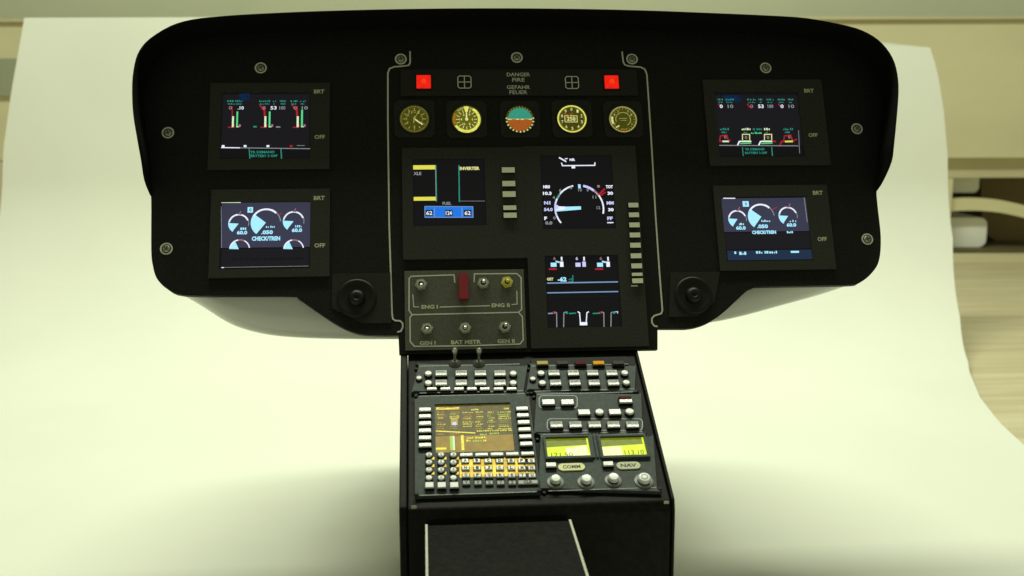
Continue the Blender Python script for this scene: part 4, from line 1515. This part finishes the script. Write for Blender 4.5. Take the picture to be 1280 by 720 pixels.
# right middle selector panel
E_, RE = module('selector_panel', [(667, 492), (797, 490), (808, 540.5), (671, 543)], 'right hand selector panel with white buttons and one red button')
for x in (685.6, 709.4): rkey(E_, x, 502, 15.5, 9, legend=False)
s = MB().box(-8, -5.4, 8, 5.4, 0, 4, 'keyblack').box(-7.4, .6, 7.4, 5.0, 4, 6.5, 'dkred', taper=.4).box(-7.4, -4.8, 7.4, .2, 4, 6.0, 'keywhite', taper=.4)
make('button', s, D, E_, at=D.px(782, 499, 6), h=0, label='half red button')
for x, y, r_ in ((730.2, 514.6, 0), (749.6, 513.9, 1), (768.8, 514.2, 0), (787.2, 513.4, 1)):
    if r_: okey(E_, x, y, 4.9)
    else: rkey(E_, x, y, 14.6, 9, legend=False)
for x in (695.6, 719.4, 743.4, 767, 790.8): rkey(E_, x, 530, 15.0, 9.6)
s = MB()


def rr(F, x0, y0, x1, y1, r):
    L = []
    for (cx_, cy_, a0_) in ((x1 - r, y0 + r, -90), (x1 - r, y1 - r, 0), (x0 + r, y1 - r, 90), (x0 + r, y0 + r, 180)):
        for k in range(5):
            a = rad(a0_ + 22.5 * k)
            L.append((cx_ + r * math.cos(a), cy_ + r * math.sin(a)))
    return [F.px(*p_) for p_ in L + [L[0]]]


for (x0, y0, x1, y1) in ((674, 494.5, 721.5, 510), (684, 523.5, 803, 538)):
    L = rr(D, x0, y0, x1, y1, 4.5)
    s.line(L, 1.0, .15, 'highlight_trim')
make('raised_outline', s, D, E_)

# radio panel with two lit displays
G_, RG = module('radio_panel', [(672, 544.5), (809, 542.5), (829, 609.5), (677, 614.5)], 'radio panel with two lit yellow green displays', notch=5)
for (x0, y0, x1, y1, seg) in ((683, 546.5, 737, 570.5, 'l'), (752, 545.5, 807, 569.5, 'r')):
    R_b = rect(D, x0, y0, x1, y1, 3)
    d_ = make('display_frame', MB().plate([R_b[0] - 2.5, R_b[0], R_b[2], R_b[2] + 2.5], [R_b[1] - 3, R_b[1], R_b[3], R_b[3] + 2.5], [(1, 1)], .02, 4.0, 'deck'), D, G_, bevel=.5)
    s = MB()
    w_ = R_b[2] - R_b[0]; h_ = R_b[3] - R_b[1]
    s.quad(R_b[0] - .1, R_b[1] - .1, R_b[2] + .1, R_b[3] + .1, .8, 'lcd')
    s.poly([(R_b[0], R_b[3]), (R_b[0], R_b[3] - h_ * .44), (R_b[2] - 2, R_b[3] - h_ * .36), (R_b[2] - 2, R_b[3])], 1.0, 'lcddark')
    if seg == 'l':
        s.poly([(R_b[0] + w_ * .45, R_b[1] + h_ * .1), (R_b[2] - 1, R_b[1] + h_ * .04), (R_b[2] - 3, R_b[1] + h_ * .60), (R_b[0] + w_ * .45, R_b[1] + h_ * .50)], 1.1, 'lcdhot')
        s.text('121.50', R_b[0] + w_ * .34, R_b[1] + h_ * .16, w_ * .5, h_ * .20, 1.3, 'ink', .0)
    else:
        s.poly([(R_b[0] + 1, R_b[1] + h_ * .04), (R_b[0] + w_ * .45, R_b[1] + h_ * .1), (R_b[0] + w_ * .45, R_b[1] + h_ * .54), (R_b[0] + 1, R_b[1] + h_ * .52)], 1.1, 'lcdhot')
        s.text('113.10', R_b[0] + w_ * .72, R_b[1] + h_ * .22, w_ * .44, h_ * .22, 1.3, 'ink', .0)
    make('lit_display', s, D, d_)
# ridged divider between the displays
s = MB()
c0 = D.px(744.5, 558, 0)
for k in (-3.6, 0, 3.6):
    s.box(c0[0] + k - 1.1, c0[1] - 18, c0[0] + k + 1.1, c0[1] + 18, .02, 2.4, 'deck')
make('ridge', s, D, G_, bevel=.4)
rkey(G_, 689, 580.4, 12, 7, legend=False, z=5)
rkey(G_, 760.4, 579, 12, 7, legend=False, z=5)
for x, y, w_, t, m_ in ((714.4, 583.4, 29, 'COMM', 'paleyellow'), (785.6, 581.6, 26, 'NAV', 'cream')):
    c = D.px(x, y, 1.5)
    r_ = 5.0
    L = []
    for (cx_, a0_) in ((w_ / 2 - r_, -90), (-w_ / 2 + r_, 90)):
        for k in range(9):
            a = rad(a0_ + 22.5 * k)
            L.append((cx_ + r_ * math.cos(a), r_ * math.sin(a)))
    s = MB().prism(L, 0.02, 1.6, m_)
    s.text(t, 0, 0, w_ * .66, 5.0, 1.75, 'ink', .03)
    make('label_plate', s, D, G_, at=c)
s = MB()
k0 = None
for x, y, r_ in ((694.8, 598.2, 5.6), (733.2, 598.2, 5.8), (767.2, 596.2, 5.7), (805.6, 597, 6.8)):
    at = D.px(x, y, 6)
    k_ = make('knob', MB().lathe([(r_ + 3.6, 0), (r_ + 3.4, 1.2), (r_ + 1.4, 1.8), (r_ + .6, 1.8)], 'highlight_trim', n=24), D, G_, at=at, h=0)
    m2 = MB().lathe([(r_ + .6, 1.2, 'keyblack'), (r_ + .3, 3.5, 'keyblack'), (r_, 4.0), (r_ * .94, 6.6), (r_ * .78, 7.4), (.1, 7.6)], 'keywhite', n=12 if x < 700 else 24)
    if r_ > 6:
        m2.arc(0, 0, 2.4, 3.8, 7.8, 'keygrey')
    make('knob_cap', m2, D, k_, at=at, h=0)

# small bright chips on the lip's corners
for x, y in ((517.5, 634), (833, 628)):
    c = Fv.px(x, y, 1)
    make('corner_clip', MB().box(-2.6, -1.3, 2.6, 1.3, 0, 1.5, 'metalrim'), Fv, root, at=c, h=0.2)

print('CAM', CAM, 'lip', lip, 'body front foot px?', tdist)
def proj(p_):
    d = C2W.transposed() @ (Vector(p_) - CAM)
    return (640 + FPX * d.x / d.z, 360 + FPX * d.y / d.z)
print('front foot', proj((0, lip.y, 0.0)), 'lip', proj((0, lip.y, lip.z)), 'pitch', math.degrees(math.asin(-FWD.z)))
